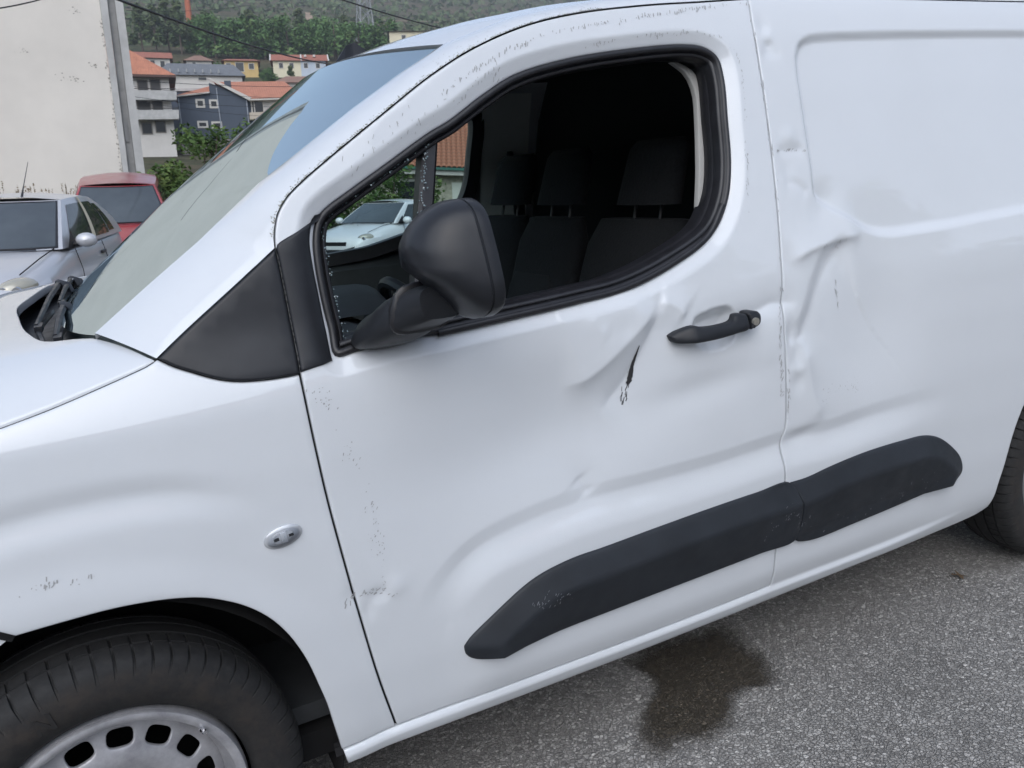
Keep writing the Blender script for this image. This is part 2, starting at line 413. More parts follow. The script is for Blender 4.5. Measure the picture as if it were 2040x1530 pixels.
# damp stain on the road below the sill
STAIN, t, b = nodes('damp_asphalt'); sock(b, Roughness=.42)
t.links.new(asphalt_nodes(t, b, .24, (1.0, .84, .62)), b.inputs['Base Color'])
at_ = N(t, 'ShaderNodeAttribute'); at_.attribute_name = 'edge'
nz = noise(t, 9, 8, .75); m1 = N(t, 'ShaderNodeMath', operation='MULTIPLY_ADD'); t.links.new(nz, m1.inputs[0]); m1.inputs[1].default_value = 1.3; t.links.new(at_.outputs['Fac'], m1.inputs[2])
mr = N(t, 'ShaderNodeMapRange'); mr.inputs['From Min'].default_value = .86; mr.inputs['From Max'].default_value = 1.5; mr.inputs['To Max'].default_value = .90; t.links.new(m1.outputs[0], mr.inputs['Value']); t.links.new(mr.outputs[0], b.inputs['Alpha'])
def road_sheet(name, outline, mat, dz=.004, n=10):
    P = crom([tuple(q) for q in outline] + [tuple(outline[0])], .04)[:-1]; c = P.mean(0); P = c + (P - c) * 1.16; rows = []; fade = []
    for k in np.linspace(1, 0, n + 1)[:-1]:
        q = c + (P - c) * k; rows.append(np.stack([q[:, 0], q[:, 1], gz(q[:, 0], q[:, 1]) + dz], 1)); fade += [min(1.2, (1 - k) * 2.2)] * len(q)
    mb_ = MB().grid(rows, closed=True); mb_.f.append(tuple(range(len(mb_.v) - len(P), len(mb_.v)))); o = mb_.build(name, mat, None, True, None)
    a = o.data.attributes.new('edge', 'FLOAT', 'POINT'); a.data.foreach_set('value', fade); return o
st = road_sheet('damp_stain', STAINXY, STAIN); tag(st, 'dark damp oily stain on the asphalt beside the van sill', 'stain')
rg = random.Random(21); LEAFD = simple('dry_leaf', (.10, .065, .035), .9)
def litter(name, x, y, s_, label):
    mb_ = MB()
    for k in range(5):
        a = rg.uniform(0, 6.28); c = Vector((x + rg.gauss(0, s_ * .5), y + rg.gauss(0, s_ * .35), float(gz(x, y)) + .010)); u = Vector((math.cos(a), math.sin(a), rg.uniform(-.3, .5))) * s_ * .6; v = Vector((-math.sin(a), math.cos(a), rg.uniform(-.3, .3))) * s_ * .22
        mb_.add([c - u, c - v, c + u, c + v], [(0, 1, 2, 3)])
    tag(mb_.build(name, LEAFD, None, False, None), label, 'leaf')
litter('dry_leaf', *LEAFXY, .028, 'crumpled brown dry leaf on the asphalt near the rear wheel')
litter('dry_leaf', 1.118, -.115, .022, 'pale straw-brown leaf at the lower edge of the damp stain')

# ---------------------------------------------------------------- buildings
def frame(name, key, zb, label, cat='house', group=None):
    f_ = FAC[key]; o = empty(name, (f_['p0'][0], f_['p0'][1], zb), -f_['az']); tag(o, label, cat, group); o['zb_'] = zb; return o
def slab(name, poly, y0, y1, mat, parent, zb, smooth=False):
    """outline in facade coordinates (x, z) extruded from depth y0 to y1"""
    n = len(poly); v = [(x, y0, z - zb) for x, z in poly] + [(x, y1, z - zb) for x, z in poly]
    f = [tuple(range(n)), tuple(range(2 * n - 1, n - 1, -1))] + [(i, i + n, (i + 1) % n + n, (i + 1) % n) for i in range(n)]
    return mesh(name, v, f, mat, parent, smooth)
def rect(cx, cz, w_, h_): return [(cx - w_ / 2, cz - h_ / 2), (cx + w_ / 2, cz - h_ / 2), (cx + w_ / 2, cz + h_ / 2), (cx - w_ / 2, cz + h_ / 2)]
def render_mat(name, col, var=.08, sc=.6, k=.15):
    m, t, b = nodes(name); sock(b, Roughness=.9); n = noise(t, sc, 6, .65); n2 = noise(t, sc * 25, 4)
    c = ramp(t, n, [(.25, tuple(q * (1 - var * 1.6) for q in col)), (.6, col), (.85, tuple(min(1, q * (1 + var * .6)) for q in col))])
    t.links.new(c, b.inputs['Base Color']); bump(t, b, n2, k, .01); return m
CREAM = render_mat('cream_render', (.665, .63, .575)); GREYC = render_mat('grey_concrete', (.46, .46, .45), .18, 1.5)
WHITEW = render_mat('white_render', (.60, .58, .55)); BLUEW = render_mat('slate_blue_render', (.070, .088, .118)); YELL = render_mat('yellow_render', (.58, .42, .18))
PALEY = render_mat('pale_yellow_render', (.66, .61, .45)); PALEB = render_mat('pale_blue_render', (.46, .52, .60)); TRIMW = simple('white_trim', (.55, .53, .49), .8)
WIND = simple('dark_window_pane', (.018, .020, .024), .15); SHUT = simple('roller_shutter', (.50, .49, .47), .7); SHUTD = simple('dark_shutter', (.035, .033, .033), .6)
def tilemat(name, col):
    m, t, b = nodes(name); sock(b, Roughness=.9); tc_ = N(t, 'ShaderNodeTexCoord'); w_ = N(t, 'ShaderNodeTexWave'); w_.inputs['Scale'].default_value = 1.1; w_.inputs['Distortion'].default_value = .3
    t.links.new(tc_.outputs['Object'], w_.inputs['Vector'])
    n = noise(t, 1.5, 6, .7); c = ramp(t, n, [(.25, tuple(q * .72 for q in col)), (.55, col), (.85, tuple(min(1, q * 1.18) for q in col))])
    t.links.new(c, b.inputs['Base Color']); bump(t, b, w_.outputs[0], .5, .05); return m
TILEO = tilemat('orange_roof_tile', (.44, .185, .115)); TILER = tilemat('red_roof_tile', (.33, .125, .085)); TILEB = tilemat('brown_roof_tile', (.26, .155, .115)); SLATE = tilemat('grey_roof', (.15, .16, .175))
def window(parent, zb, cx, cz, w_, h_, fr_=.18, frame_mat=TRIMW, pane=WIND, y=0., nm='window'):
    o = slab(nm, rect(cx, cz, w_ + 2 * fr_, h_ + 2 * fr_), y - .08, y + .05, frame_mat, parent, zb)
    slab('pane', rect(cx, cz, w_, h_), y - .10, y + .04, pane, o, zb); return o
# --- blank gable wall on the left
wz = -.2; W_ = FAC['wall']; wb = frame('rendered_building', 'wall', wz, 'tall blank cream rendered building with grey concrete corner pier, behind the parked cars', 'building')
slab('wall', [(-8.5, wz), (.03, wz), (.03, 9.0), (-8.5, 9.0)], 0, 9, CREAM, wb, wz)
slab('corner_pier', [(.035, wz), (.115, wz), (.215, 9.0), (.035, 9.0)], -.03, .5, GREYC, wb, wz)
slab('corner_pier', [(.12, wz), (.28, wz), (.34, 9.0), (.22, 9.0)], .05, .5, render_mat('dark_concrete', (.27, .27, .265), .25, 2.), wb, wz)  # middle strip, set back and in a darker grey
slab('corner_pier', [(.285, wz), (.468, wz), (.478, 9.0), (.345, 9.0)], -.03, 9, GREYC, wb, wz)
slab('dark_patch', rect(.20, 2.9, .07, .42), .02, .06, simple('patch_grey', (.20, .20, .20), .9), wb, wz)  # small darker grey patch on the pier
rg = random.Random(4); stn = MB()
for cx, cz in W_['stains']:
    for k in range(9):
        x = cx + rg.gauss(0, .07); z = cz + rg.gauss(0, .035); s_ = rg.uniform(.006, .022); n_ = 6
        stn.add([(x + s_ * rg.uniform(.6, 1.3) * math.cos(a), -.004, z - wz + s_ * .7 * math.sin(a)) for a in np.linspace(0, 2 * math.pi, n_, endpoint=False)], [tuple(range(n_))])
for k in range(90):
    z = rg.uniform(2.0, 5.2); x = .03 - abs(rg.gauss(0, .02)) - .004; s_ = rg.uniform(.004, .016)
    stn.add([(x + s_ * math.cos(a), -.0045, z - wz + s_ * 1.4 * math.sin(a)) for a in np.linspace(0, 2 * math.pi, 6, endpoint=False)], [tuple(range(6))])
tag(stn.build('flaking_patches', simple('flaked_plaster', (.30, .28, .25), .95), wb, False, None), kind='stuff')
# --- white apartment block
az_b = 5.5; A_ = FAC['apt']; ap = frame('apartment_house', 'apt', az_b, 'white apartment block with orange hipped roof and long balconies beside the cream wall', 'building')
slab('wall', [(-9, az_b), (2.116, az_b), (2.185, 15.584), (-9, 15.584)], 0, 12, WHITEW, ap, az_b)
rf = mesh('roof', [(-10, -1, 15.5 - az_b), (2.95, -1, 15.5 - az_b), (2.95, 13, 15.5 - az_b), (-10, 13, 15.5 - az_b), (-5.5, 5, 20.3 - az_b), (-4.0, 5, 20.3 - az_b)], [(0, 1, 5, 4), (1, 2, 5), (2, 3, 4, 5), (3, 0, 4)], TILEO, ap, False)
slab('eave', [(-10, 15.25), (2.97, 15.25), (2.97, 15.49), (-10, 15.49)], -1.02, 13, simple('dark_eave', (.10, .06, .05), .8), ap, az_b)
for i, (cx, cz) in enumerate(A_['wins']): window(ap, az_b, cx, cz, .95 if i not in (3,) else .35, 1.75 if i < 2 else (1.9 if i < 5 else 1.1), .10, simple('brown_frame', (.20, .18, .16), .7), SHUTD if i < 5 else WIND)
for key, zz_ in (('balc1', 12.85), ('balc2', 10.75)):
    bal = slab('balcony', [(-9, zz_ - .25), (2.75, zz_ - .05), (2.85, zz_ + .95), (-9, zz_ + .80)], -1.4, -.05, GREYC, ap, az_b)
    MB().tube([(-9, -1.35, zz_ + 1.0 - az_b), (2.8, -1.35, zz_ + 1.12 - az_b)], .05, 6).build('rail', SHUTD, bal)
# --- slate blue house
bzb = 6.0; B_ = FAC['blue']; bh = frame('blue_house', 'blue', bzb, 'dark slate blue house with orange tiled roofs and white framed windows', 'house')
slab('wall', [(-4.45, bzb), (3.82, bzb), (3.717, 13.592), (.19, 15.198), (-.587, 15.478), (-.638, 14.494), (-4.396, 14.057)], 0, 11, BLUEW, bh, bzb)
slab('wall', [(3.83, bzb), (10.7, bzb), (10.24, 13.8), (3.75, 13.5)], .6, 11, BLUEW, bh, bzb)
slab('wall', [(-8, bzb), (-5.0, bzb), (-.5, 14.0), (-.5, 15.9), (-5.3, 15.7), (-8, 15.6)], 11.2, 18, BLUEW, bh, bzb)
slab('parapet', [(-8.1, 15.65), (.3, 16.0), (.3, 16.3), (-8.1, 15.95)], 11.0, 18, GREYC, bh, bzb)
mesh('roof', [(-4.75, -.5, 13.88 - bzb), (-.60, -.5, 14.40 - bzb), (-.60, 4, 15.6 - bzb), (-.60, 11, 15.6 - bzb), (-4.75, 11, 13.9 - bzb), (-2.2, 3, 15.0 - bzb)], [(0, 1, 2, 5), (5, 2, 3, 4), (0, 5, 4)], TILEO, bh, False)
mesh('roof', [(3.85, -.4, 13.62 - bzb), (10.5, -.4, 13.95 - bzb), (9.0, 9, 16.95 - bzb), (-.1, 9, 16.75 - bzb), (-.67, -.3, 15.78 - bzb), (10.5, 14, 13.6 - bzb), (3, 16, 13.6 - bzb)], [(0, 1, 2, 3), (0, 3, 4), (1, 5, 2), (2, 5, 6, 3)], TILEO, bh, False)
slab('fascia', [(-.773, 15.95), (-.30, 15.98), (4.20, 13.74), (3.80, 13.48)], -.5, -.2, TRIMW, bh, bzb)
slab('fascia', [(3.85, 13.42), (10.5, 13.72), (10.5, 13.86), (3.85, 13.58)], -.45, .5, TRIMW, bh, bzb)
slab('fascia', [(-4.75, 13.75), (-.62, 14.26), (-.62, 14.40), (-4.75, 13.88)], -.55, .0, TRIMW, bh, bzb)
slab('chimney', [(1.2, 14.4), (2.0, 14.1), (2.0, 15.95), (1.2, 15.95)], 1.5, 2.5, BLUEW, bh, bzb)
for k in ('w1', 'w2', 'w3', 'w4'):
    cx, cz = B_[k][0]; window(bh, bzb, cx, cz, .62 if k < 'w3' else .8, .58 if k < 'w3' else .40, .22)
cx, cz = B_['win_white'][0]; ww_ = window(bh, bzb, cx + .1, cz - .1, 1.25, 1.45, .18, y=.6); slab('mullion', rect(cx - .3, cz - .1, .12, 1.45), .46, .52, TRIMW, ww_, bzb)
cx, cz = B_['shutter'][0]; window(bh, bzb, cx, cz, 1.6, 1.35, .02, TRIMW, SHUT, .6)
window(bh, bzb, -4.9, 11.7, .9, .6, .2, y=-.05) if False else None
bl_ = slab('balcony', [(3.75, 11.1), (9.5, 11.5), (9.5, 12.2), (3.75, 11.95)], -1.0, .5, render_mat('beige_render', (.50, .44, .36)), bh, bzb)
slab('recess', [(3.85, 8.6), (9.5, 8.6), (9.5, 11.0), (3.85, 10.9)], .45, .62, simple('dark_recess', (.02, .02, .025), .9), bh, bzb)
window(bh, bzb, 5.6, 9.9, 1.0, .9, .15, y=.4)
for k in ('pipe1', 'pipe2', 'pipe3'):
    (x0, z0), (x1, z1) = B_[k]; MB().tube([(x0, -.12, z0 - bzb), ((x0 + x1) / 2, -.12, 8.5 - bzb)], .07, 6).build('downpipe', simple('pipe_grey', (.30, .33, .38), .6), bh)
slab('plinth', [(-4.5, bzb), (3.9, bzb), (3.9, 9.0), (-4.5, 8.6)], -.15, .0, render_mat('mauve_grey_render', (.26, .23, .23)), bh, bzb)
# --- smaller houses up the slope
def hipped(name, key, wall, roof, label, depth=9, hip=1.2, wins=(), zlow=5, y_over=.6, gable=False, extra=None):
    f_ = FAC[key]; zb = min(q[1] for q in f_['wall']) - zlow; o = frame(name, key, zb, label, 'house', 'houses on the far slope' if key != 'road' else None)
    xs = [q[0] for q in f_['wall']]; x0, x1 = min(xs), max(xs); ze = max(f_['wall'][0][1], f_['wall'][1][1]); zr = max(q[1] for q in f_['roof']); rise = (zr - ze)
    slab('wall', [(x0, zb), (x1, zb), (x1, ze), (x0, ze)], 0, depth, wall, o, zb)
    a, b_ = x0 - y_over, x1 + y_over; h = 0.02 if gable else hip; e = ze - zb + .05
    rr_ = [(a, -y_over, e - .05), (b_, -y_over, e - .05), (b_, depth + y_over, e - .05), (a, depth + y_over, e - .05), (a + h, depth / 2, e + rise * 1.25), (b_ - h, depth / 2, e + rise * 1.25)]
    mesh('roof', rr_, [(0, 1, 5, 4), (1, 2, 5), (2, 3, 4, 5), (3, 0, 4), (3, 2, 1, 0)], roof, o, False)
    for cx, cz, w_, h_ in wins: window(o, zb, x0 + (x1 - x0) * cx, ze - cz, w_, h_, .12)
    return o, zb, x0, x1, ze, zr
hipped('hillside_house', 'h1', WHITEW, TILER, 'white house with red roof and chimneys just right of the cream wall', wins=[(.35, .9, .8, 1.0), (.55, .9, .8, 1.0), (.8, 1.1, .8, 1.2)], gable=True)
hipped('hillside_house', 'h2', WHITEW, TILEB, 'small house with brown pyramid roof among the trees', hip=2.4, wins=[(.3, .6, .6, .7)])
hipped('hillside_house', 'h3', YELL, TILER, 'yellow ochre house with low reddish hipped roof on the slope', wins=[(.12, 1.1, .9, 1.1), (.45, 1.3, 1.6, 1.8), (.8, 1.1, 1.0, 1.1)])
o4, zb4, x04, x14, ze4, zr4 = hipped('hillside_house', 'h4', PALEY, TILER, 'long twin house, pale yellow left and pale blue right, under one red roof', gable=True, wins=[(.15, 1.0, .8, 1.0), (.35, 1.0, .8, 1.0), (.62, 1.0, .8, 1.0), (.85, 1.0, .8, 1.0)])
slab('wall_half', [((x04 + x14) / 2 + .3, zb4), (x14 + .05, zb4), (x14 + .05, ze4 - .02), ((x04 + x14) / 2 + .3, ze4 - .02)], -.06, 0, PALEB, o4, zb4)
for xx in (x04 - .7, (x04 + x14) / 2 + .3, x14 + .55): mesh('verge', [(xx, -.7, ze4 - zb4 - .02), (xx + .3, -.7, ze4 - zb4 - .02), (xx + .3, 4.5, ze4 - zb4 + 2.15), (xx, 4.5, ze4 - zb4 + 2.15)], [(0, 1, 2, 3)], TRIMW, o4, False)
for xx in (x04 + 7.2, x04 + 9.2): bevel(MB().box((xx, 2.0, ze4 - zb4 + 1.35), (.55, .8, .5)).build('dormer', TRIMW, o4, False), .03, 1)
hipped('hillside_house', 'brown', WHITEW, TILEB, 'wide house with weathered brown roof just above the windscreen edge', hip=1.8, wins=[(.4, .6, 1.0, .7), (.7, .6, 1.0, .7)], depth=12)
hipped('hillside_house', 'cream', PALEY, SLATE, 'flat cream building with grey roof right of the pylon', hip=.5, wins=[(.3, 1.3, .9, .9)])
o5, zb5, x05, x15, ze5, zr5 = hipped('hillside_house', 'gray', WHITEW, SLATE, 'long low white building with dark grey ribbed roof', hip=1.6, wins=[(.12, .5, 1.2, .4), (.5, .5, 1.2, .4)])
for k in range(7): MB().box((x05 + 1.5 + k * 1.25, -.2 + .3, ze5 - zb5 + .7), (.12, .9, .5)).build('roof_rib', GREYC, o5, False)
# --- unseen house over the road, added for its reflection in the van side
FAC['road'] = {'p0': (1.0, -17.0), 'az': math.pi, 'wall': [(-9, 4.8), (8, 4.8), (8, .0), (-9, .0)], 'roof': [(-9, 4.8), (-5, 7.2), (4, 7.2), (8, 4.8)]}
hipped('reflection_house', 'road', WHITEW, TILER, 'low white house across the road, unseen, added for the reflection in the van side', hip=3., zlow=.3, wins=[(.15, 1.6, 1.2, 1.3), (.4, 1.6, 1.2, 1.3), (.65, 1.6, 1.2, 1.3), (.88, 1.6, 1.2, 1.3)])
# --- tiled bungalow seen through the cab
T_ = FAC['tile']; tzb = -1.6; th_ = frame('tiled_bungalow', 'tile', tzb, 'low house with ribbed terracotta tile roof and green gutter, seen through the van windows', 'house')
slab('wall', [(-9, tzb), (7, tzb), (7, 2.15), (-9, 2.95)], .5, 9, render_mat('patterned_render', (.44, .42, .33), .3, 6), th_, tzb)
zel = lambda x: 2.48 - .061 * x
slab('eave', [(-9.5, zel(-9.5) - .28), (7.5, zel(7.5) - .28), (7.5, zel(7.5) - .06), (-9.5, zel(-9.5) - .06)], -.1, .5, TRIMW, th_, tzb)
slab('gutter', [(-9.5, zel(-9.5) - .06), (7.5, zel(7.5) - .06), (7.5, zel(7.5) + .05), (-9.5, zel(-9.5) + .05)], -.25, -.1, simple('green_gutter', (.03, .13, .10), .5), th_, tzb)
slab('panel', [(-.30, tzb), (2.6, tzb), (2.6, 1.80), (-.28, 1.90)], .40, .52, simple('pale_panel', (.55, .56, .50), .8), th_, tzb)
window(th_, tzb, -2.1, 1.55, 1.4, .9, .1, y=.5)
TT = simple('terracotta', (.40, .165, .095), .9, var=.3, scale=3)
pitch = R(27); cp, sp_ = math.cos(pitch), math.sin(pitch); pw, pl = .235, .36
tv = []; tf = []; na_ = 7
for j in range(2):
    for i in range(na_):
        a = math.pi * i / (na_ - 1); tv.append((-math.cos(a) * pw * .42, j * pl * 1.12, math.sin(a) * pw * .30 + (.03 if j == 0 else 0)))
    tv.append((pw * .58, j * pl * 1.12, -.005 + (.03 if j == 0 else 0)))
for i in range(na_): tf.append((i, i + 1, na_ + 2 + i, na_ + 1 + i))
tme = bpy.data.meshes.new('roof_tile'); tme.from_pydata(tv, [], tf); tme.materials.append(TT); tme.update()
rest = MB(); cnt = 0
for r_ in range(16):
    for c_ in range(66):
        x = -8.6 + c_ * pw; yb_ = -.25 + r_ * pl * cp; z = zel(x) - tzb + .03 + r_ * pl * sp_
        if -3.4 < x < 1.6 and r_ < 12 and cnt < 290:
            o = bpy.data.objects.new('roof_tile', tme); o.location = (x, yb_, z); o.rotation_euler = (pitch, .061, 0); link(o, th_); cnt += 1
        else:
            m4 = Matrix.Translation((x, yb_, z)) @ Matrix.Rotation(pitch, 4, 'X'); rest.add([m4 @ Vector(q) for q in tv], tf)
tag(rest.build('roof_tiles', TT, th_, False, None), kind='stuff')
mesh('roof', [(-9.4, -.25, zel(-9.4) - tzb - .02), (7.4, -.25, zel(7.4) - tzb - .02), (7.4, 4.9, zel(7.4) - tzb + 2.6), (-9.4, 4.9, zel(-9.4) - tzb + 2.6)], [(0, 1, 2, 3)], TILEB, th_, False)

# ---------------------------------------------------------------- vegetation
def leafmat(name, lo, mid, hi, sc=1.2):
    m, t, b = nodes(name); sock(b, Roughness=.7); b.inputs['Specular IOR Level'].default_value = .3
    oi = N(t, 'ShaderNodeObjectInfo'); n = noise(t, sc, 3, .6)
    t.links.new(ramp(t, n, [(.3, lo), (.52, mid), (.75, hi)]), b.inputs['Base Color']); return m
L1 = leafmat('shrub_leaf', (.030, .062, .015), (.070, .125, .030), (.14, .175, .050), 2.5)
L2 = leafmat('tree_leaf', (.042, .100, .030), (.085, .165, .050), (.15, .21, .070), .35)
L3 = leafmat('pine_leaf', (.048, .085, .036), (.085, .120, .050), (.135, .145, .072), .3)
BARK = simple('bark', (.09, .07, .055), .95, var=.3, scale=3)
def foliage(cl, n, size, rg, flat=.6):
    """leaf quads spread through clumps: cl = [(centre, radius)]"""
    mb_ = MB(); tot = sum(c[1] ** 2 for c in cl)
    for c, r_ in cl:
        for k in range(max(3, int(n * r_ * r_ / tot))):
            d = Vector((rg.gauss(0, 1), rg.gauss(0, 1), rg.gauss(0, 1))).normalized(); p = Vector(c) + d * r_ * (rg.random() ** .35)
            u = Vector((rg.gauss(0, 1), rg.gauss(0, 1), rg.gauss(0, flat))).normalized(); v = u.cross(d + Vector((rg.gauss(0, .5), rg.gauss(0, .5), rg.gauss(0, .5)))).normalized(); s_ = size * rg.uniform(.6, 1.35)
            mb_.add([p - u * s_, p - v * s_ * .45, p + u * s_, p + v * s_ * .45], [(0, 1, 2, 3)])
    return mb_
def shrub(name, label, clumps, n, size, seed, mat, base, group=None):
    rg = random.Random(seed); o = empty(name, base); tag(o, label, 'shrub', group)
    foliage(clumps, n, size, rg).build('foliage', mat, o, False, None)
    sm = MB()
    for c, r_ in clumps[::2]: sm.tube([(rg.gauss(0, .15), rg.gauss(0, .1), 0), (c[0] * .6, c[1] * .6, c[2] * .5), c], [.03, .02, .008], 5)
    sm.build('stems', BARK, o)
rg = random.Random(31); gb = 1.25 - .55
cl = [((rg.uniform(-.95, 1.5), rg.uniform(-.4, .5), rg.uniform(.5, 1.55) if k < 16 else rg.uniform(1.5, 1.85)), rg.uniform(.20, .38)) for k in range(26)]
cl = [(c, r_) for c, r_ in cl if c[2] < 1.15 + .9 * max(0, min(1, (c[0] + .9) / .9))]
shrub('leafy_shrub', 'green leafy shrub behind the red car, in front of the blue house', cl + [((.35, 0, 1.85), .2), ((1.2, .1, 1.75), .22)], 5200, .050, 32, L1, (2.0, 14.6, gb))
gb2 = float(gz(7.0, 19.6))
shrub('leafy_shrub', 'dense green shrub behind the white car, seen through the van window', [((rg.uniform(-2.6, 1.8), rg.uniform(-.6, .6), rg.uniform(.6, 2.2 - .22 * abs(k % 5 - 2))), rg.uniform(.3, .5)) for k in range(36)], 5200, .07, 33, L1, (7.0, 19.6, gb2))
# dry weeds at the foot of the cream wall
rg = random.Random(41); WEED = simple('dry_weed', (.20, .15, .09), .95)
for k in range(7):
    x0 = -1.9 + k * .27 + rg.uniform(-.08, .08); y0 = 18.3; z0 = float(gz(x0, y0)); mb_ = MB()
    for j in range(7):
        h = rg.uniform(.45, .75) * (.9 if k > 2 else 1.15); dx = rg.gauss(0, .10); mb_.tube([(0, 0, 0), (dx * .4, 0, h * .5), (dx, rg.gauss(0, .05), h)], [.004, .003, .0015], 4)
        for q in range(9):
            c = Vector((dx * rg.uniform(.6, 1), 0, h * rg.uniform(.72, 1))); u = Vector((rg.gauss(0, 1), rg.gauss(0, 1), rg.gauss(0, 1))).normalized() * .025; v = u.orthogonal() * .4; mb_.add([c - u, c - v, c + u, c + v], [(0, 1, 2, 3)])
    o = mb_.build('dry_weed', WEED, None, False, None); o.location = (x0, y0, z0); tag(o, 'thin dry brown weed stems growing along the foot of the cream wall', 'weed', 'dry weeds along the wall')
# trees on the slope
def make_tree(name, seed, mat, h, rw, n, size, pine=False):
    rg = random.Random(seed); o = empty(name); cl = []
    for k in range(16):
        if pine: zz_ = h * rg.uniform(.12, .97); rr_ = rw * (1.05 - zz_ / h) * 1.1; a = rg.uniform(0, 6.28); cl.append(((rr_ * math.cos(a) * .7, rr_ * math.sin(a) * .7, zz_), rw * .30))
        else:
            a = rg.uniform(0, 6.28); e = -1 + 2 * (k + .5) / 16; rr_ = rw * rg.uniform(.35, .85) * (1.05 - .35 * max(0, e)); cl.append(((rr_ * math.cos(a), rr_ * math.sin(a), h * .50 + e * h * .36), rw * rg.uniform(.30, .46)))
    foliage(cl, n, size, rg).build('crown', mat, o, False, None)
    tk = MB(); tk.tube([(0, 0, -2), (.1, 0, h * .35), (.2, .1, h * .75)], [rw * .09, rw * .06, rw * .02], 6)
    for k in range(5):
        c, r_ = cl[k * 3]; tk.tube([(.1, 0, h * .4), c], [rw * .035, rw * .01], 5)
    tk.build('trunk', BARK, o); return o
def copy_tree(o):
    c = o.copy(); COL.objects.link(c)
    for ch in list(o.children):
        d = ch.copy(); COL.objects.link(d); d.parent = c
    return c
protos = [make_tree('broadleaf_tree', 51, L2, 11, 5.2, 2000, .55), make_tree('broadleaf_tree', 52, L2, 9.5, 4.6, 1800, .50), make_tree('slender_tree', 53, L3, 13, 3.6, 1800, .50, True)]
used = [False] * 3; rg = random.Random(61); TREES = []
for u_, d_, kind, s_ in TREEPX: TREES.append((u_, d_, kind, s_))
ordw = {}
for i, (px_, py_, kind, s_, lab) in enumerate(TREEXY):
    o = protos[kind] if not used[kind] else copy_tree(protos[kind]); used[kind] = True
    o.location = (px_, py_, float(gz(px_, py_)) - .3); o.rotation_euler = (0, 0, rg.uniform(0, 6.28)); o.scale = (s_, s_, s_ * rg.uniform(.9, 1.12))
    tag(o, lab, 'tree', 'trees on the slope behind the houses')
# scrub on the hill: one mass
rg = random.Random(71); mb_ = MB()
for k in range(5200):
    a = rg.uniform(-.08, .62); r_ = 255 * (1 + 2.6 * rg.random() ** 1.6); x = r_ * math.sin(a); y = r_ * math.cos(a); z = float(gz(x, y)) if k % 1 == 0 else 0
    s_ = rg.uniform(.5, 1.6) * (r_ / 300) ** .6
    for q in range(3):
        c = Vector((x + rg.gauss(0, s_), y + rg.gauss(0, s_), z + rg.uniform(0, s_))); u = Vector((rg.gauss(0, 1), rg.gauss(0, 1), rg.gauss(0, .7))).normalized() * s_; v = Vector((rg.gauss(0, 1), rg.gauss(0, 1), rg.gauss(0, 1))).normalized() * s_ * .8
        mb_.add([c - u, c - v, c + u, c + v], [(0, 1, 2, 3)])
scb = mb_.build('hillside_scrub', L3, None, False, None); tag(scb, 'dull green and brown scrub covering the hillside', 'scrub', kind='stuff')
def strip(name, pts, w_, mat):
    P = crom(pts, 3.0); rows = []
    t_ = np.gradient(P, axis=0); t_ /= np.linalg.norm(t_, axis=1)[:, None]; n_ = np.stack([-t_[:, 1], t_[:, 0]], 1)
    for k in (-.5, .5):
        q = P + n_ * w_ * k; rows.append(np.stack([q[:, 0], q[:, 1], gz(q[:, 0], q[:, 1]) + .5], 1))
    return tag(MB().grid(rows).build(name, mat, None), kind='structure')
EARTH = simple('bare_earth', (.28, .20, .14), .95, var=.2, scale=.3)
strip('hill_track', TRACK1, 3.0, EARTH); strip('hill_track', TRACK2, 3.0, EARTH)
# pylon, chimney and cables
pyl = empty('lattice_pylon', (PYL[0], PYL[1], float(gz(PYL[0], PYL[1])) - 1)); tag(pyl, 'tall grey lattice power pylon on the slope above the roofline of the van', 'pylon')
GALV = simple('galvanised_steel', (.30, .31, .33), .6, .3); H_ = 34.
hw = lambda z: 2.6 - 2.0 * min(1, z / 26)
for sx in (-1, 1):
    for sy in (-1, 1): MB().tube([(sx * hw(z), sy * hw(z), z) for z in (0, 9, 18, 26, H_)], .16, 5).build('leg', GALV, pyl)
br = MB(); zs_ = [0, 4, 8, 12, 15.5, 19, 22, 25, 28, 31, 34]
for a, c in zip(zs_[:-1], zs_[1:]):
    for sx, sy, tx, ty in ((-1, -1, 1, -1), (1, -1, 1, 1), (1, 1, -1, 1), (-1, 1, -1, -1)):
        br.tube([(sx * hw(a), sy * hw(a), a), (tx * hw(c), ty * hw(c), c)], .08, 4); br.tube([(tx * hw(a), ty * hw(a), a), (sx * hw(c), sy * hw(c), c)], .08, 4)
tag(br.build('bracing', GALV, pyl), kind='stuff')
am = MB(); am.box((0, 0, 26), (9, .4, .3)); am.box((0, 0, 31), (7, .4, .3)); am.build('crossarm', GALV, pyl)
chz = float(gz(CHIM[0], CHIM[1])); ch = empty('brick_chimney', (CHIM[0], CHIM[1], chz - 2)); tag(ch, 'slim orange brick chimney stack rising from the trees', 'chimney')
MB().tube([(0, 0, 0), (0, 0, 14), (0, 0, 28)], [.95, .75, .6], 14).build('shaft', simple('orange_brick', (.42, .13, .07), .9, var=.15, scale=1), ch)
MB().tube([(0, 0, 27.6), (0, 0, 28.4)], [.75, .75], 14).build('rim', simple('brick_rim', (.34, .12, .07), .9), ch)
CABLE = simple('black_cable', (.012, .012, .014), .6)
def cable(name, a, c, sag, r_, label, group=None):
    a = Vector(a); c = Vector(c); pts = []
    for k in np.linspace(0, 1, 25): q = a.lerp(c, float(k)); q.z -= sag * 4 * k * (1 - k); pts.append(q)
    tag(MB().tube(pts, r_, 5).build(name, CABLE, None), label, 'cable', group)
for i, (a, c, sag, r_, lab) in enumerate(CABLES): cable('overhead_cable', a, c, sag, r_, lab, 'overhead cables')

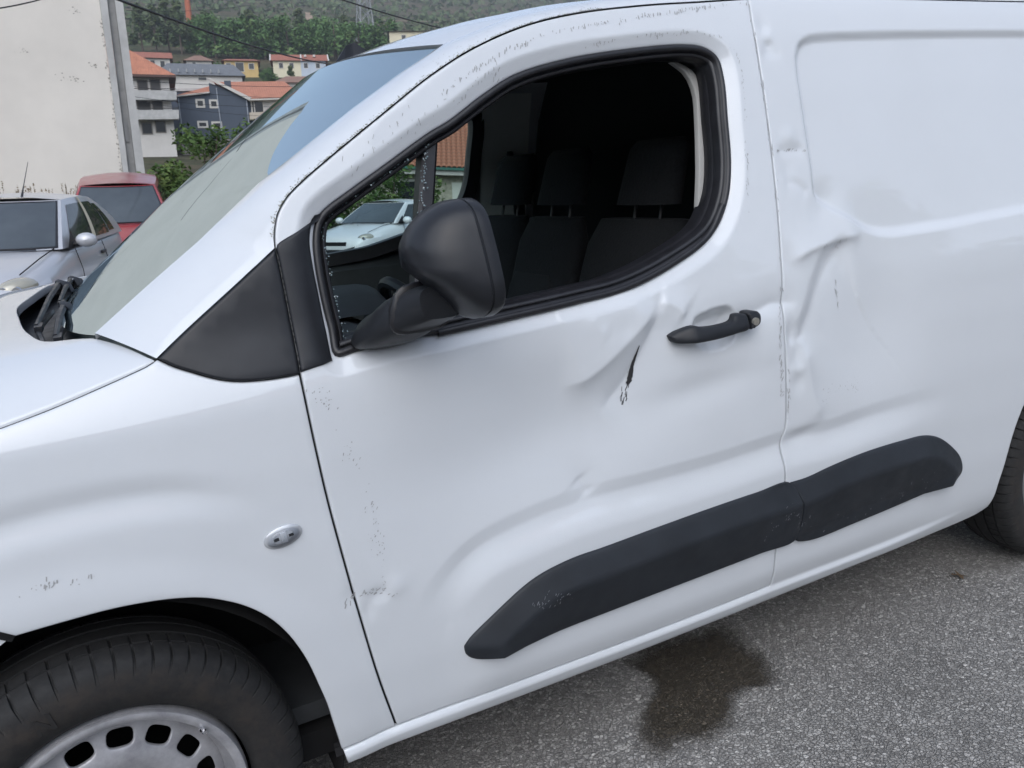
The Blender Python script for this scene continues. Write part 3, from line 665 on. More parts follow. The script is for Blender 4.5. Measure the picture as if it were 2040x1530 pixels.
# ---------------------------------------------------------------- thin haze in the valley
hz = MB().box((0, 0, 118), (2060, 2060, 330)).build('haze', None, None, False, None); tag(hz, kind='stuff')
hm = bpy.data.materials.new('haze_air'); hm.use_nodes = True; ht = hm.node_tree; ht.nodes.clear()
pv = N(ht, 'ShaderNodeVolumePrincipled'); pv.inputs['Color'].default_value = (.82, .86, .92, 1); pv.inputs['Density'].default_value = .0006; pv.inputs['Anisotropy'].default_value = .2
ho = N(ht, 'ShaderNodeOutputMaterial'); ht.links.new(pv.outputs[0], ho.inputs['Volume']); hz.data.materials.append(hm)

D = {
 'gap_hood': [(-0.275, 1.0058), (-0.1872, 1.0183), (-0.1067, 1.0319), (-0.028, 1.0479), (0.0412, 1.0627), (0.1145, 1.0819), (0.1605, 1.0949), (0.1882, 1.1036), (0.2032, 1.1114)],
 'apillar_base': [(0.1221, 1.163), (0.1479, 1.1428), (0.1743, 1.1273), (0.2032, 1.1114)],
 'tri_top': [(0.2032, 1.1114), (0.263, 1.1548), (0.3358, 1.2054), (0.4195, 1.2644)],
 'tri_bottom': [(0.2032, 1.1114), (0.2244, 1.0966), (0.2486, 1.0843), (0.284, 1.0677), (0.3139, 1.0587), (0.3535, 1.0537), (0.3951, 1.0524), (0.4192, 1.0533)],
 'tri_split': [(0.4195, 1.2644), (0.4205, 1.2347), (0.4211, 1.1667), (0.4209, 1.1032), (0.4192, 1.0533)],
 'dtri_right': [(0.5079, 1.313), (0.4938, 1.2988), (0.4843, 1.2722), (0.4819, 1.2277), (0.4824, 1.1802), (0.4827, 1.1153), (0.4825, 1.0623)],
 'dtri_bottom': [(0.4192, 1.0533), (0.4479, 1.0578), (0.4825, 1.0623)],
 'door_front': [(0.4192, 1.0533), (0.4202, 1.0062), (0.4236, 0.9341), (0.4319, 0.8206), (0.4464, 0.6888), (0.4613, 0.5742), (0.4819, 0.4372), (0.5089, 0.3045)],
 'sill_seam': [(0.3829, 0.3003), (0.4511, 0.3033), (0.5089, 0.3045), (0.6298, 0.3027), (0.8714, 0.2981), (1.1458, 0.2928), (1.3762, 0.2928), (1.5119, 0.2953)],
 'sill_seam_rear': [(1.5119, 0.2953), (1.6313, 0.2948), (1.9174, 0.2929), (2.1255, 0.2957), (2.3231, 0.3068)],
 'sill_bottom': [(0.402, 0.2638), (0.5202, 0.2605), (0.7523, 0.2503), (1.0151, 0.2431), (1.3135, 0.2411), (1.5424, 0.2408), (1.844, 0.2442), (2.1597, 0.2413), (2.3732, 0.2499), (2.4162, 0.2656)],
 'rear_arch': [(2.4162, 0.2656), (2.4232, 0.2975), (2.4248, 0.3478), (2.4336, 0.3957), (2.4436, 0.4685), (2.4588, 0.5272), (2.4798, 0.5809)],
 'front_arch': [(0.402, 0.2638), (0.3911, 0.3181), (0.3832, 0.3722), (0.3765, 0.4194), (0.3664, 0.4652), (0.3548, 0.515), (0.3423, 0.5543), (0.3208, 0.6021), (0.2954, 0.6393), (0.2617, 0.6714), (0.2277, 0.6933), (0.1975, 0.7078), (0.1522, 0.7205), (0.0743, 0.7297), (-0.0102, 0.7291), (-0.07, 0.7266)],
 'door_rear': [(1.5908, 1.7072), (1.5778, 1.6445), (1.5709, 1.5314), (1.5654, 1.3856), (1.5564, 1.2508), (1.5451, 1.1385), (1.5356, 1.0369), (1.5308, 0.9503), (1.5295, 0.8852), (1.5302, 0.8196), (1.5271, 0.7222), (1.5171, 0.685), (1.5224, 0.5917), (1.5177, 0.519), (1.5075, 0.4249), (1.5119, 0.2953)],
 'door_top': [(0.4195, 1.2644), (0.4213, 1.2828), (0.4332, 1.3188), (0.4537, 1.3458), (0.4812, 1.3683), (0.5365, 1.4056), (0.5859, 1.4374), (0.6611, 1.485), (0.7571, 1.5444), (0.8562, 1.5941), (0.9796, 1.6377), (1.1084, 1.6646), (1.2891, 1.6851), (1.4515, 1.6966), (1.5908, 1.7072)],
 'window': [(0.6863, 1.0781), (0.8125, 1.0856), (0.9839, 1.0955), (1.1085, 1.1061), (1.2468, 1.1423), (1.369, 1.1957), (1.4232, 1.2618), (1.4494, 1.3367), (1.4627, 1.4456), (1.4712, 1.533), (1.4645, 1.5748), (1.4325, 1.5957), (1.3751, 1.6023), (1.2126, 1.592), (1.0602, 1.5726), (0.9389, 1.5438), (0.8599, 1.5058), (0.7833, 1.4621), (0.739, 1.4422), (0.6519, 1.3948), (0.5687, 1.3495), (0.5183, 1.3207), (0.5008, 1.3033), (0.4891, 1.27), (0.4845, 1.2274), (0.4843, 1.167), (0.487, 1.1147), (0.4886, 1.0699), (0.5269, 1.0715), (0.6082, 1.0792)],
 'recess': [(1.6887, 1.5733), (1.6819, 1.5295), (1.6795, 1.4375), (1.6784, 1.3221), (1.6792, 1.25), (1.7074, 1.2267), (1.7755, 1.1887), (1.8549, 1.1498), (1.9157, 1.1376), (2.0575, 1.1361), (2.262, 1.1413), (2.4617, 1.1476)],
 'recess_top': [(1.6887, 1.5733), (1.7083, 1.6034), (1.7425, 1.6187), (1.7946, 1.6248), (1.99, 1.6308), (2.2835, 1.6352), (2.5913, 1.6372)],
 'clad_door': [(0.66, 0.4443), (0.6624, 0.425), (0.6785, 0.4074), (0.707, 0.4036), (0.8692, 0.4077), (1.1356, 0.413), (1.4389, 0.419), (1.5602, 0.4233), (1.5651, 0.4715), (1.5565, 0.5358), (1.5361, 0.5842), (1.4276, 0.5857), (1.2753, 0.5826), (1.1328, 0.5771), (0.9992, 0.5708), (0.9106, 0.5677), (0.825, 0.5507), (0.7528, 0.5145), (0.6757, 0.4625)],
 'clad_rear': [(1.5361, 0.5842), (1.5565, 0.5358), (1.5651, 0.4715), (1.5602, 0.4233), (1.6094, 0.4056), (1.7907, 0.4086), (1.9857, 0.4134), (2.1526, 0.4189), (2.2069, 0.4207), (2.221, 0.4346), (2.2232, 0.453), (2.2073, 0.4878), (2.1748, 0.5214), (2.102, 0.571), (2.0366, 0.5929), (1.9555, 0.5996), (1.8024, 0.6023), (1.677, 0.5937), (1.5914, 0.5836)],
 'clad_ridge': [(0.7025, 0.4366), (0.7626, 0.4825), (0.835, 0.5081), (0.9215, 0.5184), (0.9984, 0.5184), (1.2771, 0.5229), (1.5459, 0.5209), (1.7754, 0.5162), (1.9682, 0.5126), (2.0714, 0.5052), (2.1503, 0.4786)],
 'body_line': [(0.588, 0.5234), (0.6111, 0.5719), (0.6597, 0.6171), (0.7168, 0.6469), (0.8319, 0.669), (0.9778, 0.6803), (1.1344, 0.6794), (1.3188, 0.6799), (1.5203, 0.6868), (1.6541, 0.6828), (1.851, 0.6901), (2.0453, 0.6921), (2.191, 0.692)],
 'fender_line': [(-0.1841, 0.8898), (-0.1207, 0.8982), (-0.0555, 0.9036), (0.0123, 0.9091), (0.082, 0.9099), (0.154, 0.9048), (0.2277, 0.8892), (0.2879, 0.8652), (0.349, 0.8265)],
 'flare_line': [(-0.1462, 0.7776), (-0.0787, 0.7896), (0.0255, 0.7977), (0.1341, 0.7924), (0.2246, 0.7752), (0.2856, 0.746), (0.3464, 0.6902)],
 'handle_dimple': [(1.2625, 1.0064), (1.2747, 1.0253), (1.3111, 1.0353), (1.3685, 1.0371), (1.3881, 1.021), (1.3889, 0.9895), (1.3792, 0.9592), (1.3491, 0.946), (1.306, 0.9463), (1.2722, 0.9631)],
 'handle_strap': [(1.1977, 0.9973), (1.2043, 0.9833), (1.2381, 0.9791), (1.3, 0.978), (1.357, 0.9822), (1.3906, 0.987), (1.3938, 1.0043), (1.3925, 1.0177), (1.3614, 1.0222), (1.3514, 1.0116), (1.3169, 1.007), (1.2686, 1.0089), (1.2447, 1.0147), (1.2035, 1.0006)],
 'handle_end': [(1.3985, 0.9848), (1.4016, 1.0022), (1.3966, 1.0207), (1.4274, 1.0207), (1.4338, 1.012), (1.4228, 0.9924)],
 'lock': [(1.4104, 1.0013)],
 'marker': [(0.3452, 0.7789), (0.3149, 0.7771), (0.3763, 0.7824), (0.3445, 0.7969), (0.3459, 0.7606)],
 'bumper_seam': [(-0.1973, 0.8299), (-0.1447, 0.7846), (-0.0888, 0.7398), (-0.07, 0.7266)],
 'quarter_bar': [(0.7522, 1.4434), (0.7405, 1.4093), (0.7128, 1.3202), (0.6928, 1.2583)],
 'bp_trim': [(1.3836, 1.5742), (1.4211, 1.5458), (1.4346, 1.5061), (1.4265, 1.4289), (1.4099, 1.3377), (1.3852, 1.2056), (1.4282, 1.2277), (1.4567, 1.3346), (1.474, 1.4428), (1.4669, 1.5053), (1.4452, 1.5488), (1.4076, 1.5728)],
}
DENTS = [
 ('g', (0.8747, 0.8424), 0.29, 0.15, 8, 0.034),
 ('g', (0.7197, 0.9768), 0.13, 0.1, 0, 0.005),
 ('k', [(0.924, 0.9303), (0.9782, 0.9368), (1.0229, 0.9569), (1.0901, 1.0012), (1.1471, 1.0407), (1.1839, 1.0712)], (0.075, 0.028), -0.0145),
 ('k', [(1.0197, 0.8509), (1.0876, 0.9133), (1.1421, 0.9843), (1.1896, 1.0599)], (0.028, 0.05), 0.0115),
 ('k', [(1.1839, 1.0712), (1.2222, 1.0554), (1.252, 1.0297)], (0.03, 0.018), -0.0065),
 ('k', [(1.0119, 1.0685), (1.0213, 1.0398), (1.0486, 1.0182)], (0.018, 0.018), -0.0025),
 ('g', (1.094, 1.0288), 0.03, 0.025, 20, 0.003),
 ('g', (1.2868, 0.8647), 0.13, 0.035, 6, 0.008),
 ('k', [(1.288, 0.9849), (1.3456, 0.9938), (1.4352, 1.0075), (1.4981, 1.0237), (1.5413, 1.0211), (1.5918, 1.0177)], (0.032, 0.028), 0.012),
 ('g', (1.4827, 0.9286), 0.05, 0.05, 0, -0.003),
 ('k', [(0.9556, 0.7337), (0.9691, 0.7077), (0.9806, 0.6876)], (0.02, 0.02), 0.004),
 ('g', (0.965, 0.7257), 0.035, 0.05, 30, 0.005),
 ('g', (0.5, 0.6146), 0.02, 0.016, 0, 0.004),
 ('g', (0.5353, 0.619), 0.02, 0.02, 0, -0.003),
 ('g', (0.4777, 0.5901), 0.012, 0.02, 0, 0.003),
 ('g', (0.4481, 0.6265), 0.015, 0.02, 0, 0.003),
 ('k', [(1.5592, 1.1027), (1.5946, 1.1193), (1.6326, 1.1313), (1.6803, 1.139), (1.7494, 1.1472), (1.7943, 1.1474), (1.8275, 1.1465)], (0.04, 0.014), -0.011),
 ('t', [(1.7906, 1.1382), (1.7454, 1.1286), (1.6969, 1.1007), (1.6551, 1.0504), (1.6215, 0.99), (1.5861, 0.9381), (1.5603, 0.9039)], 0.04, 0.016),
 ('g', (1.553, 0.9504), 0.02, 0.028, 0, 0.008),
 ('k', [(1.5382, 0.9409), (1.5696, 0.9311), (1.6058, 0.9422)], (0.012, 0.02), 0.003),
 ('g', (1.5648, 0.8887), 0.016, 0.024, 0, 0.004),
 ('g', (1.5674, 0.8273), 0.018, 0.022, 0, 0.004),
 ('k', [(1.5387, 0.8655), (1.5709, 0.8561), (1.5938, 0.8642)], (0.012, 0.012), -0.0025),
 ('k', [(1.5913, 0.9108), (1.6036, 0.8477), (1.6201, 0.7824), (1.6527, 0.7093)], (0.02, 0.05), -0.006),
 ('g', (1.5858, 0.6927), 0.045, 0.018, 0, 0.005),
 ('g', (1.8251, 0.9358), 0.16, 0.18, 0, 0.019),
 ('g', (1.7086, 1.2325), 0.05, 0.035, 30, 0.006),
 ('g', (1.6077, 1.6424), 0.016, 0.02, 0, 0.004),
 ('g', (1.6103, 1.5931), 0.016, 0.016, 0, 0.005),
 ('g', (1.6149, 1.6194), 0.016, 0.012, 0, -0.003),
 ('k', [(1.5811, 1.5819), (1.611, 1.5784), (1.6513, 1.5827)], (0.012, 0.012), 0.0028),
 ('k', [(1.5755, 1.3614), (1.6223, 1.3599), (1.6725, 1.3618)], (0.012, 0.012), 0.004),
 ('g', (1.6059, 1.321), 0.022, 0.026, 0, 0.003),
 ('g', (1.6251, 1.394), 0.02, 0.02, 0, -0.003),
 ('k', [(1.5838, 1.2918), (1.6292, 1.2816), (1.6583, 1.2517)], (0.014, 0.014), 0.003),
]
MARKS = {
 'row_a': [(0.779, 1.5155), (0.847, 1.5529), (0.9152, 1.5852), (0.9704, 1.6033), (1.0374, 1.6232), (1.0992, 1.6357), (1.2037, 1.6493), (1.2997, 1.6634), (1.4, 1.6761), (1.5051, 1.6873), (1.5909, 1.6938)],
 'row_b': [(0.5746, 1.3797), (0.6185, 1.4163), (0.6717, 1.4472), (0.7478, 1.4863), (0.8283, 1.53), (0.9077, 1.552)],
 'row_c': [(1.109, 1.6013), (1.2177, 1.6116), (1.3404, 1.6248), (1.424, 1.6253), (1.4774, 1.6122), (1.5074, 1.5823), (1.5123, 1.5324), (1.5055, 1.4661), (1.4901, 1.3673), (1.465, 1.2362)],
 'gap_b': [(1.5746, 1.6676), (1.5735, 1.6329), (1.5691, 1.5539), (1.5681, 1.4753), (1.5647, 1.3969), (1.5685, 1.3291), (1.5476, 1.1723), (1.5368, 1.0711), (1.5341, 1.0256)],
 'gap_c': [(1.5294, 1.0262), (1.5185, 0.9815), (1.512, 0.9238), (1.5148, 0.8637), (1.5124, 0.8034)],
 'gap_d': [(1.5372, 0.8718), (1.5365, 0.811), (1.5329, 0.7499)],
 'speck_a': [(0.4375, 1.0289), (0.4528, 0.991), (0.4684, 0.9653), (0.4753, 0.9392)],
 'speck_b': [(0.4795, 0.931), (0.4919, 0.8769), (0.5065, 0.8254), (0.5077, 0.791)],
 'speck_c': [(0.5077, 0.791), (0.5117, 0.7404), (0.5153, 0.6882), (0.5164, 0.6462), (0.5168, 0.6144)],
 'speck_d': [(0.4592, 0.6229), (0.4861, 0.6213), (0.5295, 0.6123)],
 'scrape': [(1.1255, 0.9871), (1.1201, 0.9719), (1.113, 0.9517), (1.1067, 0.926), (1.0998, 0.9056)],
 'scrape_low': [(1.0956, 0.901), (1.0893, 0.8859), (1.0829, 0.8674)],
 'panel_a': [(1.7218, 1.048), (1.7221, 1.0119), (1.727, 0.9895)],
 'panel_b': [(2.1838, 1.0362), (2.1839, 1.019)],
 'panel_c': [(1.6554, 1.1381), (1.7127, 1.1344), (1.7652, 1.1408)],
 'panel_d': [(1.6506, 0.7638), (1.6846, 0.7826), (1.827, 0.775)],
 'panel_e': [(1.5835, 1.3621), (1.6228, 1.3622), (1.6667, 1.3575)],
 'arch_a': [(-0.0514, 0.7923), (-0.0233, 0.7967), (0.0114, 0.7976), (0.0533, 0.7939)],
 'gap_f': [(0.4353, 0.6152), (0.4481, 0.6265), (0.4598, 0.6279)],
 'clad_a': [(0.7991, 0.5058), (0.847, 0.5041), (0.896, 0.5023)],
 'clad_b': [(1.4332, 0.4884), (1.5295, 0.5158), (1.5587, 0.4663)],
 'clad_c': [(1.5714, 0.5181), (1.5851, 0.4588), (2.0974, 0.4763)],
}
# ---------------------------------------------------------------- van: pressed shape of the left flank
WIN = loop(D['window'] + [D['window'][0]], step=.008)
REC = loop(D['recess'] + [(2.9, 1.16), (3.2, 1.18), (3.25, 1.24), (3.26, 1.56), (3.2, 1.63), (3.0, 1.637)] + D['recess_top'][::-1], step=.012)
DIM = loop(D['handle_dimple'] + [D['handle_dimple'][0]], step=.006)
def S(x, z, dents=True, inward=0.):
    x = np.atleast_1d(np.asarray(x, float)); z = np.atleast_1d(np.asarray(z, float))
    y = s_base(x, z)
    # pressing round the window opening
    d, _, _ = seg_dist(x, z, np.vstack([WIN, WIN[:1]]))
    ins = inside(x, z, WIN)
    y = y + .0150 * np.where(ins, 1, np.clip(1 - d / .029, 0, 1))
    # long body line: undercut above, shelf below
    d, s, t = seg_dist(x, z, crom(D['body_line'], .02)); s = -s * d
    fade = np.minimum(sstep(0, .10, t), 1 - sstep(.72, 1, t)) if True else 1
    und = np.where(s < 0, np.clip(1 + s / .030, 0, 1), 1 - sstep(0, .07, s))
    y = y + fade * .0062 * und
    body = np.where(s > 0, sstep(0, .075, s), 0) * sstep(.60, .74, x) * (1 - sstep(1.75, 2.2, x))
    y = y - .010 * body * sstep(.26, .36, z)
    # front wing: crease above the wheel arch and flare round it
    d, s, t = seg_dist(x, z, crom(D['fender_line'], .02)); s = -s * d
    y = y + (1 - sstep(.6, 1, t)) * (.0070 * np.where(s < 0, np.clip(1 + s / .034, 0, 1) ** 1.3, 1 - sstep(0, .05, s)) - .0042 * np.where(s > 0, sstep(0, .06, s) * (1 - sstep(.07, .26, s)), 0))
    rr = np.hypot(x - .0, z - .33); y = y - .006 * (1 - sstep(.42, .50, rr)) * (x < .6)
    # pressed-in panel of the cargo side
    d, _, _ = seg_dist(x, z, np.vstack([REC, REC[:1]])); d = np.where(inside(x, z, REC), d, -d)
    y = y + .0135 * np.clip((d + .003) / .019, 0, 1)
    # sill ledge
    zs = np.interp(x, [q[0] for q in D['sill_seam'] + D['sill_seam_rear'][1:]], [q[1] for q in D['sill_seam'] + D['sill_seam_rear'][1:]])
    y = y - .011 * sstep(.0, .016, zs - z) * (1 - sstep(1.9, 2.34, x)) * (1 - sstep(.035, .075, zs - z))
    # hand recess behind the handle
    d, _, _ = seg_dist(x, z, np.vstack([DIM, DIM[:1]])); d = np.where(inside(x, z, DIM), d, 0)
    y = y + .024 * np.clip(d / .026, 0, 1) ** .8
    if dents:
        for q in DENTS:
            if q[0] == 'g':
                _, (cx, cz), rx, rz, an, amp = q; c, s_ = math.cos(R(an)), math.sin(R(an))
                u = ((x - cx) * c + (z - cz) * s_) / rx; v = (-(x - cx) * s_ + (z - cz) * c) / rz
                y = y + amp * np.exp(-(u * u + v * v))
            else:
                _, pl, wd, amp = q; d, sd, t = seg_dist(x, z, crom(pl, .006))
                end = sstep(0, .22, t) * (1 - sstep(.78, 1, t))
                if q[0] == 'k':
                    _, _, (wa, wb), amp = q; s_ = -sd * d
                    y = y + amp * end * np.where(s_ < 0, np.exp(-(d / wa) ** 1.15), np.exp(-(d / wb) ** 1.15))
                elif q[0] == 't':
                    s_ = sd * d; y = y + amp * end * sstep(-wd, wd * .35, s_) * np.exp(-np.maximum(0, s_) / .11)
                elif q[0] == 'r': y = y + amp * end * np.exp(-(d / wd) ** 2)
                else:
                    s_ = -sd * d; y = y + amp * end * (np.exp(-((s_ + wd * .6) / wd) ** 2) - .9 * np.exp(-((s_ - wd) / wd) ** 2))
    return y + inward
def left(x, z, off): return np.stack([x, S(x, z) + off, z], 1)
def right(x, z, off): return np.stack([x, 2 * YC - (S(x, z, False) + off), z], 1)
def panel(name, outer, f3, mat, parent, step=.008, gap=.0022, flange=.014, holes=(), proud=0., rnd=1., flip=False):
    q0 = inset(outer, gap); rings = [(q0, flange), (q0, .0024 * rnd), (inset(q0, .0011 * rnd), .0006 * rnd), (inset(q0, .0032 * rnd), 0.)]
    groups = [rings]
    for h in holes:
        groups.append([(h, flange), (h, .0024 * rnd), (inset(h, -.0011 * rnd), .0006 * rnd), (inset(h, -.0032 * rnd), 0.)])
    ob = groups[0][3][0]; hb = [g[3][0] for g in groups[1:]]
    lo = ob.min(0); hi = ob.max(0)
    nx = int((hi[0] - lo[0]) / step) + 2; nz = int((hi[1] - lo[1]) / (step * .87)) + 2
    gx, gz = np.meshgrid(np.arange(nx), np.arange(nz)); px = lo[0] + (gx + .5 * (gz % 2)) * step; pz = lo[1] + gz * step * .87
    px = px.ravel(); pz = pz.ravel(); k = inside(px, pz, ob)
    for h in hb: k &= ~inside(px, pz, h)
    px = px[k]; pz = pz[k]
    for b in [ob] + hb:
        d, _, _ = seg_dist(px, pz, np.vstack([b, b[:1]])); k = d > step * .45; px = px[k]; pz = pz[k]
    pts = [ob] + hb; base = np.cumsum([0] + [len(a) for a in pts]); allp = np.vstack(pts + [np.stack([px, pz], 1)])
    edges = []
    for i, a in enumerate(hb): edges += [(base[i + 1] + j, base[i + 1] + (j + 1) % len(a)) for j in range(len(a))]
    r_ = delaunay_2d_cdt([Vector(map(float, a)) for a in allp], [tuple(map(int, e)) for e in edges], [list(range(len(ob)))], 1, 1e-6)
    co = np.array([tuple(v) for v in r_[0]]); tri = np.array([f for f in r_[2] if len(f) == 3])
    cen = co[tri].mean(1); k = np.ones(len(tri), bool)
    for h in hb: k &= ~inside(cen[:, 0], cen[:, 1], h)
    tri = tri[k]; inv = {}
    for i, l in enumerate(r_[3]):
        for j in l: inv[j] = i
    V = [f3(co[:, 0], co[:, 1], np.full(len(co), -proud))]; n = len(co); F_ = [tuple(t) for t in tri]
    for gi, g in enumerate(groups):
        last = [inv.get(base[gi] + j) for j in range(len(g[0][0]))]; m = len(last)
        for q, off in (g[2], g[1], g[0]):
            V.append(f3(q[:, 0], q[:, 1], np.full(len(q), off - proud))); cur = list(range(n, n + m)); n += m
            for j in range(m):
                a, b, c, d = last[j], last[(j + 1) % m], cur[(j + 1) % m], cur[j]
                if a is None or b is None: continue
                F_.append((a, d, c, b) if gi == 0 else (a, b, c, d))
            last = cur
    V = np.vstack(V)
    if flip: F_ = [tuple(reversed(f)) for f in F_]
    o = mesh(name, V, F_, mat, parent, True)
    o.data.set_sharp_from_angle(angle=R(62)); return o
def ribbon(name, curve, mat, parent, f3=left, ks=(-.015, 0, .015), off=.0135):
    """dark strip behind a panel gap"""
    c = crom(curve, .02); t = np.gradient(c, axis=0); t /= np.linalg.norm(t, axis=1)[:, None] + 1e-9; n = np.stack([-t[:, 1], t[:, 0]], 1)
    rows = [f3((c + n * k)[:, 0], (c + n * k)[:, 1], np.full(len(c), off)) for k in ks]
    return MB().grid(rows).build(name, mat, parent)

# ---------------------------------------------------------------- van materials
m, t, b = nodes('white_paint')
sock(b, Base_Color=(.625, .652, .682, 1), Roughness=.6); b.inputs['Specular IOR Level'].default_value = .08
b.inputs['Coat Weight'].default_value = 1.0; b.inputs['Coat IOR'].default_value = 1.62
n1 = noise(t, 2.2, 5, .6); n2 = noise(t, 60, 3, .7)
dirt = mixc(t, ramp(t, n1, [(.45, (0, 0, 0)), (.8, (.35, .35, .35))]), (.625, .652, .682), (.575, .595, .615))
t.links.new(mixc(t, ramp(t, n2, [(.62, (0, 0, 0)), (.8, (.10, .10, .10))]), dirt, (.5, .49, .46)), b.inputs['Base Color'])
t.links.new(ramp(t, n1, [(.3, (.012, .012, .012)), (.8, (.045, .045, .045))]), b.inputs['Coat Roughness'])
PAINT = m
def plastic(name, col, rough, sc=900, k=.06):
    m, t, b = nodes(name); sock(b, Roughness=rough); b.inputs['Specular IOR Level'].default_value = .32
    n = noise(t, 6, 5, .65); lo = tuple(c * .8 for c in col); hi = tuple(c * 1.35 for c in col)
    t.links.new(ramp(t, n, [(.3, lo), (.75, hi)]), b.inputs['Base Color'])
    t.links.new(ramp(t, noise(t, 14, 4), [(.3, (rough * .85,) * 3), (.75, (min(1, rough * 1.25),) * 3)]), b.inputs['Roughness'])
    bump(t, b, noise(t, sc, 2), k, .001); return m
BLACKP = plastic('black_plastic', (.015, .0165, .020), .42)
CLADP = plastic('cladding_plastic', (.018, .021, .026), .50)
TRIMP = plastic('satin_trim', (.018, .0195, .0235), .36, 600, .03)
RUBBER = simple('seal_rubber', (.014, .014, .017), .40, var=.3, scale=30)
DARK = simple('dark_cavity', (.004, .004, .005), .9)
FARTRIM = simple('pale_lining', (.80, .81, .80), .7)
GREYTRIM = simple('light_grey_trim', (.36, .355, .34), .7, var=.08, scale=5)
DASH = simple('dash_plastic', (.035, .038, .042), .6, var=.2, scale=10, bumpk=.1)
FABRIC = simple('seat_fabric', (.007, .008, .010), .95, var=.3, scale=120, bumpk=.4)
FABRIC2 = simple('seat_fabric_centre', (.010, .011, .013), .95, var=.3, scale=160, bumpk=.4)
HEADL = simple('black_headliner', (.010, .010, .011), .95)
SCRATCH = simple('scraped_dark', (.022, .021, .023), .7)
SCRATCH2 = simple('grey_grime', (.33, .335, .34), .85)
ALGAE = simple('green_brown_grime', (.13, .125, .08), .9)
SCUFF = simple('pale_scuff', (.23, .24, .26), .7)
STEEL, t, b = nodes('wheel_steel'); sock(b, Metallic=.35, Roughness=.38)
t.links.new(ramp(t, noise(t, 14, 6, .7), [(.3, (.27, .27, .29)), (.62, (.46, .46, .48)), (.85, (.52, .51, .50))]), b.inputs['Base Color'])
def tyre_mat(name, cx, cz):
    m, t, b = nodes(name); sock(b, Roughness=.78); tc = N(t, 'ShaderNodeTexCoord')
    s1 = N(t, 'ShaderNodeVectorMath', operation='SUBTRACT'); t.links.new(tc.outputs['Object'], s1.inputs[0]); s1.inputs[1].default_value = (cx, 0, cz)
    s2 = N(t, 'ShaderNodeVectorMath', operation='MULTIPLY'); t.links.new(s1.outputs[0], s2.inputs[0]); s2.inputs[1].default_value = (1, 0, 1)
    s3 = N(t, 'ShaderNodeVectorMath', operation='LENGTH'); t.links.new(s2.outputs[0], s3.inputs[0])
    band = ramp(t, s3.outputs['Value'], [(.232, (0, 0, 0)), (.262, (1, 1, 1)), (.292, (.8, .8, .8)), (.305, (0, 0, 0))]); nz = ramp(t, noise(t, 26, 6, .75), [(.42, (.05, .05, .05)), (.66, (1, 1, 1))])
    f = N(t, 'ShaderNodeMath', operation='MULTIPLY'); t.links.new(band, f.inputs[0]); t.links.new(nz, f.inputs[1])
    base = ramp(t, noise(t, 60, 5, .7), [(.3, (.007, .007, .008)), (.7, (.017, .017, .017))])
    t.links.new(mixc(t, f.outputs[0], base, (.030, .024, .020)), b.inputs['Base Color']); bump(t, b, noise(t, 400, 3), .2, .001); return m
RUBT, t, b = nodes('tyre_rubber'); sock(b, Roughness=.78)
t.links.new(ramp(t, noise(t, 22, 6, .75), [(.35, (.012, .012, .014)), (.55, (.020, .019, .019)), (.72, (.040, .033, .027)), (.9, (.060, .048, .037))]), b.inputs['Base Color'])
bump(t, b, noise(t, 400, 3), .2, .001)
CHROME = simple('chrome', (.75, .76, .78), .12, 1.0)
def glass(name, tint, ior=1.5, refl=(1, 1, 1)):
    m = bpy.data.materials.new(name); m.use_nodes = True; t = m.node_tree; t.nodes.clear()
    tr = N(t, 'ShaderNodeBsdfTransparent'); tr.inputs[0].default_value = (*tint, 1)
    gl = N(t, 'ShaderNodeBsdfGlossy'); gl.inputs['Roughness'].default_value = .01; gl.inputs['Color'].default_value = (*refl, 1)
    fr = N(t, 'ShaderNodeFresnel'); fr.inputs['IOR'].default_value = ior
    mx = N(t, 'ShaderNodeMixShader'); o = N(t, 'ShaderNodeOutputMaterial')
    t.links.new(fr.outputs[0], mx.inputs[0]); t.links.new(tr.outputs[0], mx.inputs[1]); t.links.new(gl.outputs[0], mx.inputs[2]); t.links.new(mx.outputs[0], o.inputs[0])
    return m
GLASS = glass('windscreen_glass', (.66, .78, .76), 1.22, (.66, .76, .79))
SGLASS = glass('side_glass', (.62, .76, .76), 1.5)
HGLASS, t, b = nodes('shard_glass'); sock(b, Base_Color=(.20, .26, .28, 1), Roughness=.12); b.inputs['Specular IOR Level'].default_value = 1.0

# ---------------------------------------------------------------- van: body
van = empty('van'); van.rotation_euler = (0, -SLOPE, 0)
tag(van, 'white panel van with dented side and broken front window, standing in the foreground', 'van')
ROOFL = [(1.5908, 1.7072), (1.8, 1.714), (2.4, 1.722), (3.3, 1.722), (3.44, 1.70)]
ga = [(-.66, .905), (-.50, .955), (-.38, .985)] + D['gap_hood']
RA = [(2.785 + .396 * math.cos(a), .328 + .396 * math.sin(a)) for a in np.linspace(R(138), R(-10), 26)]
farch = [q for q in D['front_arch'] if q[1] > .305]
farch = [(.3935, .3005)] + farch
wing = panel('front_wing', loop(ga, D['tri_bottom'], D['door_front'], D['sill_seam'][2:0:-1] + [farch[0]], farch, D['bumper_seam'][::-1], [D['bumper_seam'][0], (-.40, .80), (-.62, .76), (-.66, .80)], [(-.66, .80), (-.66, .905)]), left, PAINT, van, .010)
DOORL = loop(D['door_front'], D['sill_seam'][2:], D['door_rear'][::-1], D['door_top'][::-1], D['tri_split'])
door = panel('front_door', DOORL, left, PAINT, van, .0055, holes=[WIN])
tag(door, 'dented front door with scratches and a large open window')
sb = D['sill_bottom']
SS = [(.396, .3006)] + D['sill_seam'][1:]
